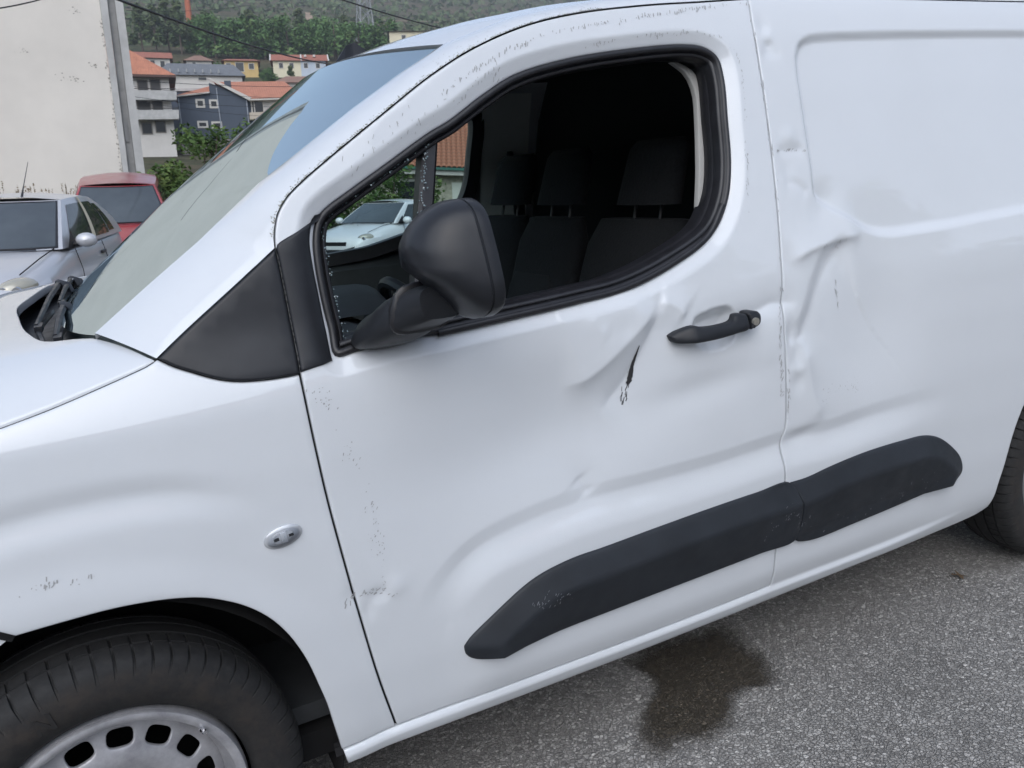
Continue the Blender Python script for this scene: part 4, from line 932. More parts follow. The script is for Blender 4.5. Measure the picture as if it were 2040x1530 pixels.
side = panel('cargo_side_panel', loop(SS, D['door_rear'][::-1], ROOFL, [(3.44, 1.70), (3.46, 1.2), (3.46, .5)], [(3.46, .5), (3.44, .34), (3.18, .28)], RA[::-1], D['rear_arch'][::-1], sb[::-1], [sb[0], SS[0]]), left, PAINT, van, .0065, gap=.0018, rnd=.7)
tag(side, 'cargo side and sill, creased and dented behind the door')
trimf = panel('corner_trim', loop(D['tri_top'], D['tri_split'], D['tri_bottom'][::-1]), left, TRIMP, van, .02, gap=.001, flange=.012, proud=.004, rnd=1.5)
DT = loop(D['tri_split'][::-1], [D['door_top'][0], (.4225, 1.272), (.46, 1.2905), D['dtri_right'][0]], D['dtri_right'], D['dtri_bottom'][::-1], step=.008)
panel('door_trim', DT, left, TRIMP, door, .02, gap=.0022, flange=.012, proud=.005, rnd=1.5)
# near-black strips behind the panel gaps stand in for the shade inside them
for nm, c in (('gap_shade', D['door_front']), ('gap_shade', D['gap_hood']), ('gap_shade', D['door_rear']), ('gap_shade', D['door_top']), ('gap_shade', D['tri_split']), ('gap_shade', D['tri_bottom']), ('gap_shade', D['sill_seam']), ('gap_shade', D['bumper_seam'])):
    ribbon(nm, c, DARK, van, ks=(-.028, -.014, .0008) if c is D['door_top'] else (-.02, -.01, .0022) if c is D['gap_hood'] else (-.015, 0, .015), off=.004 if c is D['gap_hood'] else .0125)
# roof edge and pillar: loft from the door frame up to the windscreen edge and the roof
E3 = np.array([(.120, .200, 1.147), (.217, .205, 1.217), (.313, .213, 1.283), (.434, .222, 1.3755), (.521, .230, 1.430), (.631, .240, 1.500), (.743, .255, 1.566), (.850, .275, 1.622)])
U3 = np.vstack([E3, [(1.0, .275, 1.672), (1.2, .272, 1.708), (1.5, .268, 1.738), (1.8, .265, 1.752), (2.4, .262, 1.760), (3.3, .262, 1.760), (3.44, .27, 1.735)]])
Lx = np.vstack([crom(D['tri_top'], .02), crom(D['door_top'][1:], .02), crom(ROOFL, .05)[1:]])
keyL = [(.2032, 1.1114), (.4195, 1.2644), (.5859, 1.4374), (.7571, 1.5444), (.8562, 1.5941), (.9796, 1.6377), (1.2891, 1.6851), (1.5908, 1.7072), (1.8, 1.714), (2.4, 1.722), (3.3, 1.722), (3.44, 1.70)]
keyU = [0, 2, 4, 6, 7, 8, 9.3, 10.3, 11, 12, 13, 14]
ls = np.concatenate([[0], np.cumsum(np.linalg.norm(np.diff(Lx, axis=0), axis=1))])
kl = [ls[np.argmin(np.hypot(*(Lx - np.array(k)).T))] for k in keyL]
ui = np.interp(ls, kl, keyU); Uc = np.stack([np.interp(ui, range(len(U3)), U3[:, k]) for k in range(3)], 1)
Lc = np.stack([Lx[:, 0], S(Lx[:, 0], Lx[:, 1], False), Lx[:, 1]], 1)
tl = np.gradient(Lx, axis=0); tl /= np.linalg.norm(tl, axis=1)[:, None] + 1e-9
Lc[:, 0] -= tl[:, 1] * .0014; Lc[:, 2] += tl[:, 0] * .0014
rows = [Lc + np.array([0, .014, 0])]
for k in np.linspace(0, 1, 13):
    mid = (Lc + Uc) / 2; ctl = mid.copy(); ctl[:, 1] -= .018; ctl[:, 2] += .012; ctl[:, 0] -= .008
    rows.append((1 - k) ** 2 * Lc + 2 * k * (1 - k) * ctl + k * k * Uc)
RAIL = rows[1:]
rows.append(Uc + np.array([0, .004, -.012]))
pil = MB().grid([r_ for r_ in rows]).build('roof_rail', PAINT, van, auto=60)
rows2 = [r_ * np.array([1, -1, 1]) + np.array([0, 2 * YC, 0]) for r_ in rows]
MB().grid(rows2[::-1]).build('roof_rail', PAINT, van, auto=60)
# roof
RC = [(.745, 1.655), (.86, 1.690), (1.0, 1.726), (1.2, 1.762), (1.5, 1.790), (1.8, 1.802), (2.4, 1.805), (3.3, 1.80), (3.44, 1.775)]
def span(E, C, nt=33, power=2.2):
    """surface bowed between an edge curve, a centre curve and the mirrored edge"""
    out = []
    for e, c in zip(E, C):
        tt = np.linspace(-1, 1, nt); y = YC + tt * (YC - e[1]); k = 1 - np.abs(tt) ** power
        out.append(np.stack([e[0] + (c[0] - e[0]) * k, y, e[2] + (c[1] - e[2]) * k], 1))
    return out
us = np.linspace(7, 14, 60); Ue = np.stack([np.interp(us, range(len(U3)), U3[:, k]) for k in range(3)], 1)
Cc = np.array(RC); Ce = np.stack([np.interp(np.linspace(0, 8, 60), [0, .9, 1, 2, 3, 4, 5, 6, 8] if False else [0, 1, 1.6, 2.4, 3.6, 4.4, 5.6, 7, 8], Cc[:, k]) for k in range(2)], 1)
rr = span(Ue, Ce, 41, 2.4)
lip = [a + np.array([.012, 0, -.012]) for a in rr[:1]]
MB().grid((lip + rr)).build('roof', PAINT, van, auto=60)
# windscreen
ws = np.linspace(0, 7, 40); We = np.stack([np.interp(ws, range(8), E3[:, k]) for k in range(3)], 1); kk = (We[:, 2] - We[0, 2]) / (We[-1, 2] - We[0, 2])
Wc = np.stack([.042 + .695 * kk - .02 * np.sin(kk * math.pi), 1.112 + .540 * kk], 1)
We2 = We + np.array([0, .003, -.004])
wrows = span(We2, Wc, 41, 2.2)
MB().grid(wrows).build('windscreen', GLASS, van)
def frit(rows_, cols):
    out = []
    for r_ in rows_: out.append([r_[c] + np.array([.0015, .001 if c < 20 else -.001, -.002]) for c in cols])
    return out
fb = MB(); fb.grid(frit(wrows, range(0, 3))); fb.grid(frit(wrows, range(38, 41))); fb.grid(frit(wrows[:3], range(41))); fb.grid(frit(wrows[-3:], range(41)))
fb.build('windscreen_border', DARK, van)
# bonnet
zE = lambda x: np.interp(x, [q[0] for q in ga], [q[1] for q in ga])
def hood3(x, y, off):
    x = np.asarray(x); y = np.asarray(y); yy = np.minimum(y, 2 * YC - y); ze = zE(x); ye = s_base(x, ze) - .002
    tt = np.clip((yy - ye) / (YC - ye), 0, 1); zc = np.interp(x, [-.95, -.85, -.70, -.5, -.3, -.1, .1, .3], [.80, .90, .985, 1.055, 1.10, 1.132, 1.146, 1.155])
    z = ze + (zc - ze) * (1 - (1 - tt) ** np.interp(x, [-.35, .0, .12], [5, 8, 11]))
    return np.stack([x, y, z - off], 1)
gx = np.array(ga)[:, 0]; near = [(x, float(s_base(x, zE(x)))) for x in gx]
lipn = [(.119, .205), (.089, .232), (.048, .262), (.012, .390), (-.022, .68), (-.040, .924)]
lipf = [(x, 2 * YC - y) for x, y in lipn][::-1]
hout = loop(near, [near[-1], (.160, .135), lipn[0]], lipn + lipf[1:], [lipf[-1], (.160, 2 * YC - .135), (near[-1][0], 2 * YC - near[-1][1])], [(x, 2 * YC - y) for x, y in near[::-1]], [(near[0][0], 2 * YC - near[0][1]), (-.80, 1.4), (-.86, .924), (-.80, .45), near[0]], step=.02)
panel('bonnet', hout, hood3, PAINT, van, .02, gap=.0035, flange=.02)
# scuttle under the windscreen, wipers
ys = np.linspace(.13, 2 * YC - .13, 21)
MB().grid([[(-.12, y, 1.070) for y in ys], [(.02, y, 1.085) for y in ys], [(.14, y, 1.098) for y in ys], [(.30, y, 1.10) for y in ys]]).build('scuttle', BLACKP, van)
def wiper(y0, y1, x0, x1, z=1.125):
    wv = MB(); wv.tube([(x0 + .03, y0 - .03, z - .02), (x0 + .02, y0, z + .012), (x0, y0 + .06, z + .02)], [.018, .016, .012], 8)
    wv.tube([(x0, y0 + .05, z + .018), ((x0 + x1) / 2, (y0 + y1) / 2, z + .022), (x1, y1, z + .012)], [.009, .007, .005], 6)
    wv.tube([(x1 + .02, max(.30, y1 - .2), z - .006), (x1, y1, z + .002), (x1 + .015, y1 + .35, z - .002)], .006, 6)
    wv.box((x1 + .004, y1, z + .008), (.014, .07, .012)); return wv.build('wiper', BLACKP, van)
wiper(1.42, .55, .03, .012, 1.118); wiper(.80, .40, .055, .050, 1.112); wiper(1.60, 1.05, .06, .04, 1.112)
# far flank, tail and front, simply closed
WR = np.array([(x + .095 * float(sstep(1.15, 1.45, x)), z) for x, z in WIN])
farl = loop(ga, [(.2032, 1.1114), (.4195, 1.2644)], D['door_top'], ROOFL, [(3.44, 1.70), (3.46, 1.2), (3.46, .5)], [(3.46, .5), (3.44, .34), (3.18, .28)], RA[::-1], D['rear_arch'][::-1], sb[::-1], D['front_arch'], [D['front_arch'][-1], (-.40, .70), (-.62, .76), (-.66, .80)], [(-.66, .80), (-.66, .905)], step=.03)
panel('far_side_panel', farl, right, PAINT, van, .05, holes=[inset(WR, -.004)], flip=True)
tl_ = MB(); zz = [.36, .6, 1.0, 1.3, 1.55, 1.70]
tl_.grid([[(3.45, y, z) for y in np.linspace(float(s_base(3.3, z)), 2 * YC - float(s_base(3.3, z)), 6)] for z in zz] + [[(3.43, y, 1.77) for y in np.linspace(.27, 2 * YC - .27, 6)]]); tl_.build('tail', PAINT, van)
fr = MB(); fr.grid([[(x if x < -.3 else -.42 + (z - .25) * .30, y, z) for x, y in ((-.07, .02), (-.43, .03), (-.60, .07), (-.80, .20), (-.88, .5), (-.895, .924), (-.88, 1.348), (-.80, 1.648), (-.60, 1.778), (-.43, 1.818), (-.07, 1.828))] for z in (.25, .40, .55)] + [[(-.17, .022, .67), (-.30, .030, .68), (-.50, .055, .68), (-.78, .20, .69), (-.88, .5, .70), (-.895, .924, .70), (-.88, 1.348, .70), (-.80, 1.648, .69), (-.60, 1.778, .68), (-.40, 1.815, .68), (-.20, 1.826, .67)]] + [[(-0.072, 0.026, 0.724), (-0.2, 0.03, 0.829), (-0.42, 0.048, 0.8), (-0.655, 0.092, 0.802), (-0.8, 0.42, 0.875), (-0.86, 0.924, 0.9), (-0.8, 1.428, 0.875), (-0.655, 1.756, 0.802), (-0.42, 1.8, 0.8), (-0.2, 1.818, 0.829), (-0.072, 1.822, 0.724)]])
fr.build('front_bumper', PAINT, van)
for sgn in (0, 1):
    hl = MB(); yy = lambda y: y if not sgn else 2 * YC - y
    hl.grid([[(-.62, yy(.075), z), (-.72, yy(.13), z), (-.82, yy(.32), z)] for z in (.77, .84, .89)]); hl.build('headlight', CHROME, van)

# ---------------------------------------------------------------- van: seals, trim, handle, mirror
def sweep_rings(lp, prof, f3base):
    """closed strip round a loop: prof = (inset, inward offset) pairs"""
    out = []
    for d, off in prof:
        q = inset(lp, d); out.append(np.stack([q[:, 0], f3base + off, q[:, 1]], 1))
    return out
yw_ = S(WIN[:, 0], WIN[:, 1], False) - .014 * .0
SE = sweep_rings(WIN, [(-.001, .012), (-.0005, -.001), (.003, -.0045), (.008, -.005), (.0125, -.002), (.0135, .006), (.0165, .007), (.018, .002), (.022, .002), (.025, .008), (.026, .040), (.024, .075)], yw_)
MB().grid(SE, closed=True).build('window_seal', RUBBER, door, auto=70)
# rear upright of the quarter light, standing in the window plane
qb = [(.752, 1.452), (.742, 1.41), (.722, 1.335), (.700, 1.25), (.678, 1.16), (.660, 1.08)]
rows = []
for dx, off in ((-.015, .050), (-.016, .020), (-.010, .014), (.010, .014), (.016, .020), (.016, .050)):
    rows.append([(x + dx, float(S(x, z, False)[0]) + off, z) for x, z in qb])
MB().grid(rows).build('window_divider', RUBBER, door)
# inner door frame and door card seen inside the opening
panel('pillar_trim', loop(D['bp_trim'] + [D['bp_trim'][0]], step=.02), lambda x, z, o: np.stack([x, s_base(x, z) + .075 + o, z], 1), GREYTRIM, door, .03, gap=0)
FR = sweep_rings(WIN, [(.020, .036), (.027, .046), (.027, .062)], s_base(WIN[:, 0], WIN[:, 1]))
MB().grid(FR, closed=True).build('inner_frame', RUBBER, door, auto=70)
cx_ = np.linspace(.50, 1.50, 30)
zc_ = np.interp(cx_, [.5, .68, 1.1, 1.3, 1.5], [1.055, 1.062, 1.085, 1.10, 1.10])
MB().grid([[(x, .055 + .014, z - .004) for x, z in zip(cx_, zc_)], [(x, .075, z + .018) for x, z in zip(cx_, zc_)], [(x, .105, z + .016) for x, z in zip(cx_, zc_)], [(x, .135, z - .006) for x, z in zip(cx_, zc_)], [(x, .14, .45) for x in cx_]]).build('door_card', BLACKP, door)
# belt strip below the window, ending in a step ahead of the mirror
bs = crom([(.684, 1.0745), (.8125, 1.082), (.984, 1.092), (1.11, 1.1025), (1.247, 1.139), (1.36, 1.190), (1.412, 1.25)], .01)
nb = np.gradient(bs, axis=0); nb /= np.linalg.norm(nb, axis=1)[:, None]; nb = np.stack([-nb[:, 1], nb[:, 0]], 1)
yb = S(bs[:, 0], bs[:, 1], False)
MB().grid([np.stack([(bs + nb * k)[:, 0], yb + off, (bs + nb * k)[:, 1]], 1) for k, off in ((-.001, .010), (0, -.004), (.003, -.007), (.010, -.007), (.013, -.004), (.014, .004))]).build('belt_strip', RUBBER, door, auto=60)
# side cladding
def clad(name, key, parent, idx):
    o_ = D[key]; lp = loop(o_ + [o_[0]], step=.010); top = crom([o_[i] for i in idx], .008)
    def f3(x, z, off):
        d, _, _ = seg_dist(np.asarray(x), np.asarray(z), top)
        h = .004 + .027 * np.minimum(1, d / .056) - .019 * np.clip((d - .056) / .1, 0, 1)
        return np.stack([x, S(x, z, False) - h + off, z], 1)
    return panel(name, lp, f3, CLADP, parent, .009, gap=.0008, flange=.022, rnd=1.4)
clad('side_cladding', 'clad_door', door, [2, 1, 0] + list(range(18, 9, -1)))
clad('side_cladding', 'clad_rear', side, [0] + list(range(18, 7, -1)))
# door handle
def h3(x, z, off):
    x = np.asarray(x); z = np.asarray(z); zr = .9895 + .03 * (x - 1.32)
    k = sstep(1.195, 1.25, x) * (1 - sstep(1.42, 1.46, x) * .35)
    return np.stack([x, s_base(x, z) - .010 - .026 * k + .30 * np.maximum(0, z - zr - .004) + .12 * np.maximum(0, zr - .006 - z) + off, z], 1)
panel('handle', loop(D['handle_strap'] + [D['handle_strap'][0]], step=.005), h3, BLACKP, door, .006, gap=0, flange=.018, rnd=2)
panel('handle_cap', loop(D['handle_end'] + [D['handle_end'][0]], step=.004), h3, BLACKP, door, .006, gap=.0005, flange=.03, rnd=2)
lx, lz = D['lock'][0]; ly = float(h3(np.array([lx]), np.array([lz]), 0.)[0][1])
lk = MB(); lk.tube([(lx, ly + .004, lz), (lx, ly - .0025, lz)], .0085, 20); lk.box((lx, ly - .003, lz), (.0018, .001, .009)); lk.build('lock_barrel', simple('lock_metal', (.42, .40, .35), .35, .6), door)
# side repeater
mx_, mz_ = D['marker'][0]; my_ = float(S(mx_, mz_)[0])
def lens(rx, rz, h0, h1, n=8, m_=40):
    rows = []
    for i in range(n + 1):
        a = i / n * math.pi / 2; c, s_ = math.cos(a), math.sin(a)
        rows.append([(mx_ + rx * c * math.cos(t_), my_ - h0 - (h1 - h0) * s_, mz_ + .004 * math.cos(t_) + rz * c * math.sin(t_)) for t_ in np.linspace(0, 2 * math.pi, m_, endpoint=False)])
    return rows
CLEAR = glass('clear_lens', (.92, .94, .97), 1.45)
MB().grid([[(mx_ + .0335 * math.cos(a), my_ + .003, mz_ + .004 * math.cos(a) + .0195 * math.sin(a)) for a in np.linspace(0, 2 * math.pi, 40, endpoint=False)]] + lens(.0335, .0195, .002, .0060, 3)[:3], closed=True).build('repeater_bezel', simple('bezel_grey', (.50, .52, .55), .22, .3), wing)
rp = lens(.0275, .0148, .0035, .0035, 4); MB().grid(rp, closed=True).build('repeater_reflector', simple('repeater_silver', (.80, .82, .85), .25, .25), wing)
for dx, ww, hh, mt in ((-.0125, .009, .005, DASH), (.0005, .010, .019, simple('repeater_white', (.8, .82, .85), .2)), (.0135, .008, .004, DASH)):
    MB().box((mx_ + dx, my_ - .0055, mz_ + dx * .12), (ww, .003, hh), Matrix.Rotation(-.12, 3, 'Y')).build('repeater_bar', mt, wing, False, None)
MB().grid(lens(.0280, .0152, .006, .0115), closed=True).build('repeater_lens', CLEAR, wing)
# mirror
rim = [(-.100, 1.326), (-.150, 1.326), (-.186, 1.308), (-.206, 1.262), (-.219, 1.212), (-.223, 1.186), (-.215, 1.160), (-.193, 1.143), (-.150, 1.130), (-.105, 1.126), (-.072, 1.135), (-.056, 1.162), (-.050, 1.22), (-.060, 1.28), (-.075, 1.312)]
rl_ = crom(rim + [rim[0]], .010)[:-1]; rc = np.array([-.135, 1.235]); rl_ = rc + (rl_ - rc) * np.array([.93, .98])
secs = []
for k, dx, sh in ((.90, .012, 0), (.97, .012, 0), (1.0, .006, 0), (1.0, -.006, 0), (.995, -.012, 0), (.972, -.013, 0), (.972, -.016, 0), (1.0, -.018, 0), (.985, -.040, .001), (.945, -.066, .002), (.865, -.092, .004), (.74, -.112, .006), (.56, -.126, .008), (.32, -.134, .010), (.08, -.136, .011)):
    q = rc + (rl_ - rc) * k
    lowbulge = np.clip((1.20 - q[:, 1]) / .06, 0, 1) * min(1, max(0, -dx - .018) / .06)
    fwd = max(0, -dx - .018); topk = np.clip((q[:, 1] - 1.245) / .085, 0, 1) ** 1.3; lowk = np.clip((1.212 - q[:, 1]) / .060, 0, 1) ** .75
    secs.append(np.stack([.693 + dx * .84 - .06 * (q[:, 1] - 1.235) + fwd * (.42 * topk + .46 * lowk), q[:, 0] + sh * 2, q[:, 1] + sh], 1))
mh = MB(); mh.grid(secs, closed=True); mh.f.append(tuple(range(len(mh.v) - len(rl_), len(mh.v))))
mh.build('mirror_housing', TRIMP, door, auto=50)
mg = rc + (rl_ - rc) * .90
mesh('mirror_glass', [(.700 - .06 * (q[1] - 1.235), q[0], q[1]) for q in mg], [tuple(range(len(mg)))], CHROME, door)
def rrect(x0, x1, z0, z1, y, n=24, p=3.2, lean=0.):
    out = []
    for a in np.linspace(0, 2 * math.pi, n, endpoint=False):
        c, s_ = math.cos(a), math.sin(a); u = np.sign(c) * abs(c) ** (2 / p); v = np.sign(s_) * abs(s_) ** (2 / p)
        out.append(((x0 + x1) / 2 + u * (x1 - x0) / 2 + lean * v, y, (z0 + z1) / 2 + v * (z1 - z0) / 2))
    return out
mbase = MB().grid([rrect(.530, .676, 1.074, 1.140, .050, lean=.024), rrect(.528, .678, 1.074, 1.144, .030, lean=.026), rrect(.532, .676, 1.078, 1.158, .006, lean=.028), rrect(.540, .672, 1.088, 1.172, -.022, lean=.022), rrect(.556, .672, 1.104, 1.182, -.052, lean=.014), rrect(.578, .676, 1.120, 1.190, -.085, lean=.006), rrect(.596, .678, 1.136, 1.192, -.12)], closed=True)
mbase.f.append(tuple(range(len(mbase.v) - 24, len(mbase.v)))); mbase.build('mirror_base', BLACKP, door, auto=60)
mj = MB().grid([rrect(.566, .674, 1.110, 1.190, -.052, lean=.012), rrect(.562, .678, 1.106, 1.194, -.058, lean=.012), rrect(.564, .680, 1.108, 1.196, -.068, lean=.010), rrect(.572, .676, 1.118, 1.192, -.072, lean=.010)], closed=True); mj.f.append(tuple(range(len(mj.v) - 24, len(mj.v)))); mj.build('mirror_joint', RUBBER, door, auto=60)
# aerial on the roof
zr_ = 1.672
ae = MB(); ae.grid([[(.80 + .11 * u, YC + s_ * .030 * (1 - .5 * u), zr_ + .033 * u - .01) for u in (0, .25, .6, 1)] if s_ else [(.80 + .02 + .09 * u, YC, zr_ + hh) for u, hh in ((0, .018), (.30, .052), (.55, .060), (1, .036))] for s_ in (1, 0, -1)])
ae.build('aerial_fin', BLACKP, van, auto=80)

# ---------------------------------------------------------------- van: wheels
TRp = [(-.070, .222), (-.086, .226), (-.094, .236), (-.099, .255), (-.100, .272), (-.098, .288), (-.0945, .300), (-.089, .310), (-.080, .3165), (-.066, .3215), (-.0555, .3235), (-.0550, .3165), (-.0505, .3165), (-.0500, .3240), (-.030, .3255), (-.0235, .3258), (-.0230, .3185), (-.0165, .3185), (-.016, .3260), (0, .3262)]
TRp = TRp + [(-a, r_) for a, r_ in TRp[-2::-1]]
def wheel(name, cx, cy, cz, steer, mirror=False):
    rt = Matrix.Translation((cx, cy, cz)) @ Matrix.Rotation(steer, 4, 'Z')
    if mirror: rt = rt @ Matrix.Rotation(math.pi, 4, 'Z')
    T3 = lambda pts: [tuple(rt @ Vector(q)) for q in pts]
    rootw = MB(); ns = 66; ang = []
    for k in range(ns):
        a0 = 2 * math.pi * k / ns; wd = 2 * math.pi / ns
        ang += [(a0, 0), (a0 + wd * .03, 1), (a0 + wd * .15, 1), (a0 + wd * .18, 0), (a0 + wd * .6, 0)]
    rows = []
    for i, (yo, r_) in enumerate(TRp):
        lug = .0065 if 6 <= i <= 9 or len(TRp) - 10 <= i <= len(TRp) - 7 else (.004 if 13 <= i <= 15 else 0)
        rows.append(T3([((r_ - lug * s_ ) * math.cos(a), yo, (r_ - lug * s_) * math.sin(a)) for a, s_ in ang]))
    wh = MB().grid(rows, closed=True).build(name, tyre_mat('tyre_rubber_%d%d' % (cx > 1, mirror), cx, cz), van, auto=40)
    # rim: lathe barrel and flange, pressed disc with slots
    prof = [(-.060, .196), (-.080, .200), (-.0845, .206), (-.0860, .2125), (-.0845, .2165), (-.080, .2185), (-.076, .2170), (-.070, .222), (.05, .225), (.09, .225)]
    prof = [(.09, .19), (.0, .182), (-.030, .185), (-.050, .190)] + prof
    prof = [(yo, r_ * .978) for yo, r_ in prof]
    rows = [T3([(r_ * math.cos(a), yo, r_ * math.sin(a)) for a in np.linspace(0, 2 * math.pi, 96, endpoint=False)]) for yo, r_ in prof]
    MB().grid(rows, closed=True).build('rim', STEEL, wh, auto=40)
    th = lambda r_: np.interp(r_, [0, .035, .045, .085, .105, .118, .130, .172, .186, .192], [-.062, -.062, -.050, -.050, -.058, -.060, -.055, -.040, -.036, -.03])
    outer = np.array([(.190 * math.cos(a), .190 * math.sin(a)) for a in np.linspace(0, 2 * math.pi, 120, endpoint=False)])
    holes = []
    for k in range(15):
        a = 2 * math.pi * (k + .32) / 15; ca, sa = math.cos(a), math.sin(a); hl = []
        for j in range(20):
            q = 2 * math.pi * j / 20; u = np.sign(math.cos(q)) * abs(math.cos(q)) ** .6 * .0155; v = np.sign(math.sin(q)) * abs(math.sin(q)) ** .6 * .0215
            rr_ = .1515 + u; hl.append((rr_ * ca - v * sa, rr_ * sa + v * ca))
        holes.append(np.array(hl))
    def d3(x, z, off):
        y = th(np.hypot(x, z)) + off * .6
        return np.array(T3(np.stack([x, y, z], 1)))
    panel('wheel_disc', outer, d3, STEEL, wh, .012, gap=0, flange=.01, holes=holes)
    nutm = MB()
    for k in range(5):
        a = 2 * math.pi * k / 5 + .4; nutm.tube(T3([(.054 * math.cos(a), -.048, .054 * math.sin(a)), (.054 * math.cos(a), -.068, .054 * math.sin(a))]), .010, 6)
    tag(nutm.build('wheel_bolts', simple('bolt', (.12, .12, .13), .4, .7), wh), kind='stuff')
    va = R(40); vv = MB(); vv.tube(T3([(.196 * math.cos(va), -.078, .196 * math.sin(va)), (.199 * math.cos(va), -.094, .199 * math.sin(va)), (.200 * math.cos(va), -.100, .200 * math.sin(va))]), [.005, .0055, .003], 8); vv.build('balance_weight', CHROME, wh)
    return wh
fw = wheel('front_wheel', 0, .086, .327, R(6.8)); wheel('front_wheel', 0, 2 * YC - .086, .328, R(6.8), True)
wheel('rear_wheel', 2.785, .120, .328, 0); wheel('rear_wheel', 2.785, 2 * YC - .120, .328, 0, True)
# raised letter on the tyre wall
lt = MB(); la = R(103); er = Vector((math.cos(la), 0, math.sin(la))); et = Vector((math.sin(la), 0, -math.cos(la))); c0 = Vector((0, -.0140, .327)) + er * .262; c0.y += c0.x * .119
rot = Matrix((et, Vector((0, 1, 0)), er)).transposed()
rot = Matrix.Rotation(R(6.8), 3, 'Z') @ rot
for u, wd, an in ((-.011, .006, 0), (.011, .006, 0), (0, .0055, -.62)): lt.box(c0 + et * u, (wd, .003, .030), rot @ Matrix.Rotation(an, 3, 'Y'))
lt.build('raised_letter', simple('letter_rubber', (.014, .013, .013), .7), fw, False, None)
for wx in (0, 2.785):
    ln = MB(); an = np.linspace(R(-20), R(200), 36); rL = .412
    if wx: an = np.linspace(R(2), R(176), 36)
    ln.grid([[(wx + (.398 + k) * math.cos(a), y, .33 + (.398 + k) * math.sin(a)) for a in an] for y, k in ((.036, 0.002), (.06, .012), (.12, .020), (.26, .02), (.40, .0))])
    ln.grid([[(wx + r_ * math.cos(a), .40, .33 + r_ * math.sin(a)) for a in an] for r_ in (.40, .05)]); ln.build('wheel_arch_liner', simple('liner_felt', (.004, .004, .005), .95, var=.5, scale=25), van)
MB().box((1.35, YC, .27), (3.6, 1.62, .06)).build('underbody', DARK, van)

# ---------------------------------------------------------------- van: cab
MB().grid([[(.25, y, 1.06), (.42, y, 1.085), (.60, y, 1.075), (.68, y, 1.045), (.70, y, .99), (.66, y, .86), (.60, y, .55)] for y in np.linspace(.11, 2 * YC - .11, 16)]).build('dashboard', DASH, van)
MB().grid([rrect(.50 + k * .02, .74, .99, 1.135 - abs(k) * .05, YC - .40 + .17 * k, n=20) for k in (-1, -.8, -.4, 0, .4, .8, 1)], closed=True).build('instrument_hood', DASH, van)
sw = MB(); cw = Vector((.86, .53, .965)); nrm = Vector((.86, 0, .52)).normalized(); a1 = Vector((0, 1, 0)); a2 = nrm.cross(a1)
sw.tube([cw + (a1 * math.cos(a) + a2 * math.sin(a)) * .185 for a in np.linspace(0, 2 * math.pi, 41)], .0155, 8)
for a in (0, math.pi, math.pi * 1.5): sw.tube([cw - nrm * .03, cw + (a1 * math.cos(a) + a2 * math.sin(a)) * .18], .014, 6)
sw.tube([cw - nrm * .10, cw - nrm * .02], .06, 12); sw.build('steering_wheel', BLACKP, van)
MB().box((1.2, YC, .34), (1.9, 1.6, .04)).build('cab_floor', DASH, van)
bk = MB(); bk.grid([[(1.83, y, z) for y in np.linspace(.05 + m0, 2 * YC - .05 - m0, 8)] for z, m0 in ((.30, .05), (1.0, .04), (1.3, .08), (1.55, .16), (1.70, .26))]); bk.build('bulkhead', HEADL, van)
MB().grid([[(x, y, float(np.interp(x, [.86, 1.0, 1.2, 1.5, 1.9], [1.66, 1.69, 1.72, 1.74, 1.75])) - .045 * abs((y - YC) / .66) ** 3 - .012) for x in np.linspace(.86, 1.9, 12)] for y in np.linspace(.27, 2 * YC - .27, 12)]).build('headliner', HEADL, van)
def seat(y, wd, label):
    base = bevel(MB().box((1.18, y, .56), (.50, wd, .20)).build('seat', FABRIC, van), .04, 3)
    def cush(x, z0, z1, w0, w1, th_, nm, mt, off=0.):
        rows = []
        for k in np.linspace(0, 1, 9):
            zz_ = z0 + (z1 - z0) * k; ww = (w0 + (w1 - w0) * k) * (1 - .16 * max(0, (k - .82) / .18) ** 2)
            tk = th_ * (1 - .35 * max(0, (k - .85) / .15) ** 2)
            rows.append([(x + off + .30 * (zz_ - .62) + q[0] * tk, y + q[1] * ww, zz_) for q in [(math.cos(a) * .5 * (abs(math.cos(a)) ** -.35 if abs(math.cos(a)) > .02 else 1), math.sin(a) * .5) for a in np.linspace(0, 2 * math.pi, 24, endpoint=False)]])
        mb_ = MB().grid(rows, closed=True); mb_.f.append(tuple(range(len(mb_.v) - 24, len(mb_.v)))); return mb_.build(nm, mt, base, auto=60)
    cush(1.36, .60, 1.205, wd, wd * .92, .13, 'backrest', FABRIC)
    cush(1.36, .66, 1.03, wd * .74, wd * .70, .06, 'backrest_panel', FABRIC2, -.050)
    cush(1.365, 1.245, 1.42, .26, .23, .09, 'headrest', FABRIC)
    for s_ in (-.06, .06): MB().tube([(1.545, y + s_, 1.19), (1.56, y + s_, 1.26)], .005, 6).build('headrest_post', RUBBER, base)
seat(.55, .50, 0); seat(1.03, .40, 0); seat(1.40, .36, 0)
# far side inner lining with belt
fl = MB(); fl.grid([[(x, 2 * YC - float(s_base(1.6, z)) - .055, z) for x in (1.585, 1.62, 1.70, 1.80)] for z in (.5, 1.0, 1.2, 1.4, 1.55, 1.66)]); fl.build('pillar_lining', FARTRIM, van)
fd = MB(); fd.grid([[(x, 2 * YC - .10, z) for x in (.45, 1.0, 1.58)] for z in (.45, .9, 1.04)] + [[(x, 2 * YC - .03, 1.085) for x in (.45, 1.0, 1.58)]]); fd.build('far_door_card', DASH, van)
FRr = sweep_rings(WR, [(-.004, .0), (.010, -.004), (.016, .0), (.018, .02), (.016, .05), (-.03, .058), (-.034, .05)], s_base(WR[:, 0], WR[:, 1]))
FRr = [r_ * np.array([1, -1, 1]) + np.array([0, 2 * YC, 0]) for r_ in FRr]
MB().grid(FRr[::-1], closed=True).build('far_window_seal', RUBBER, van, auto=60)
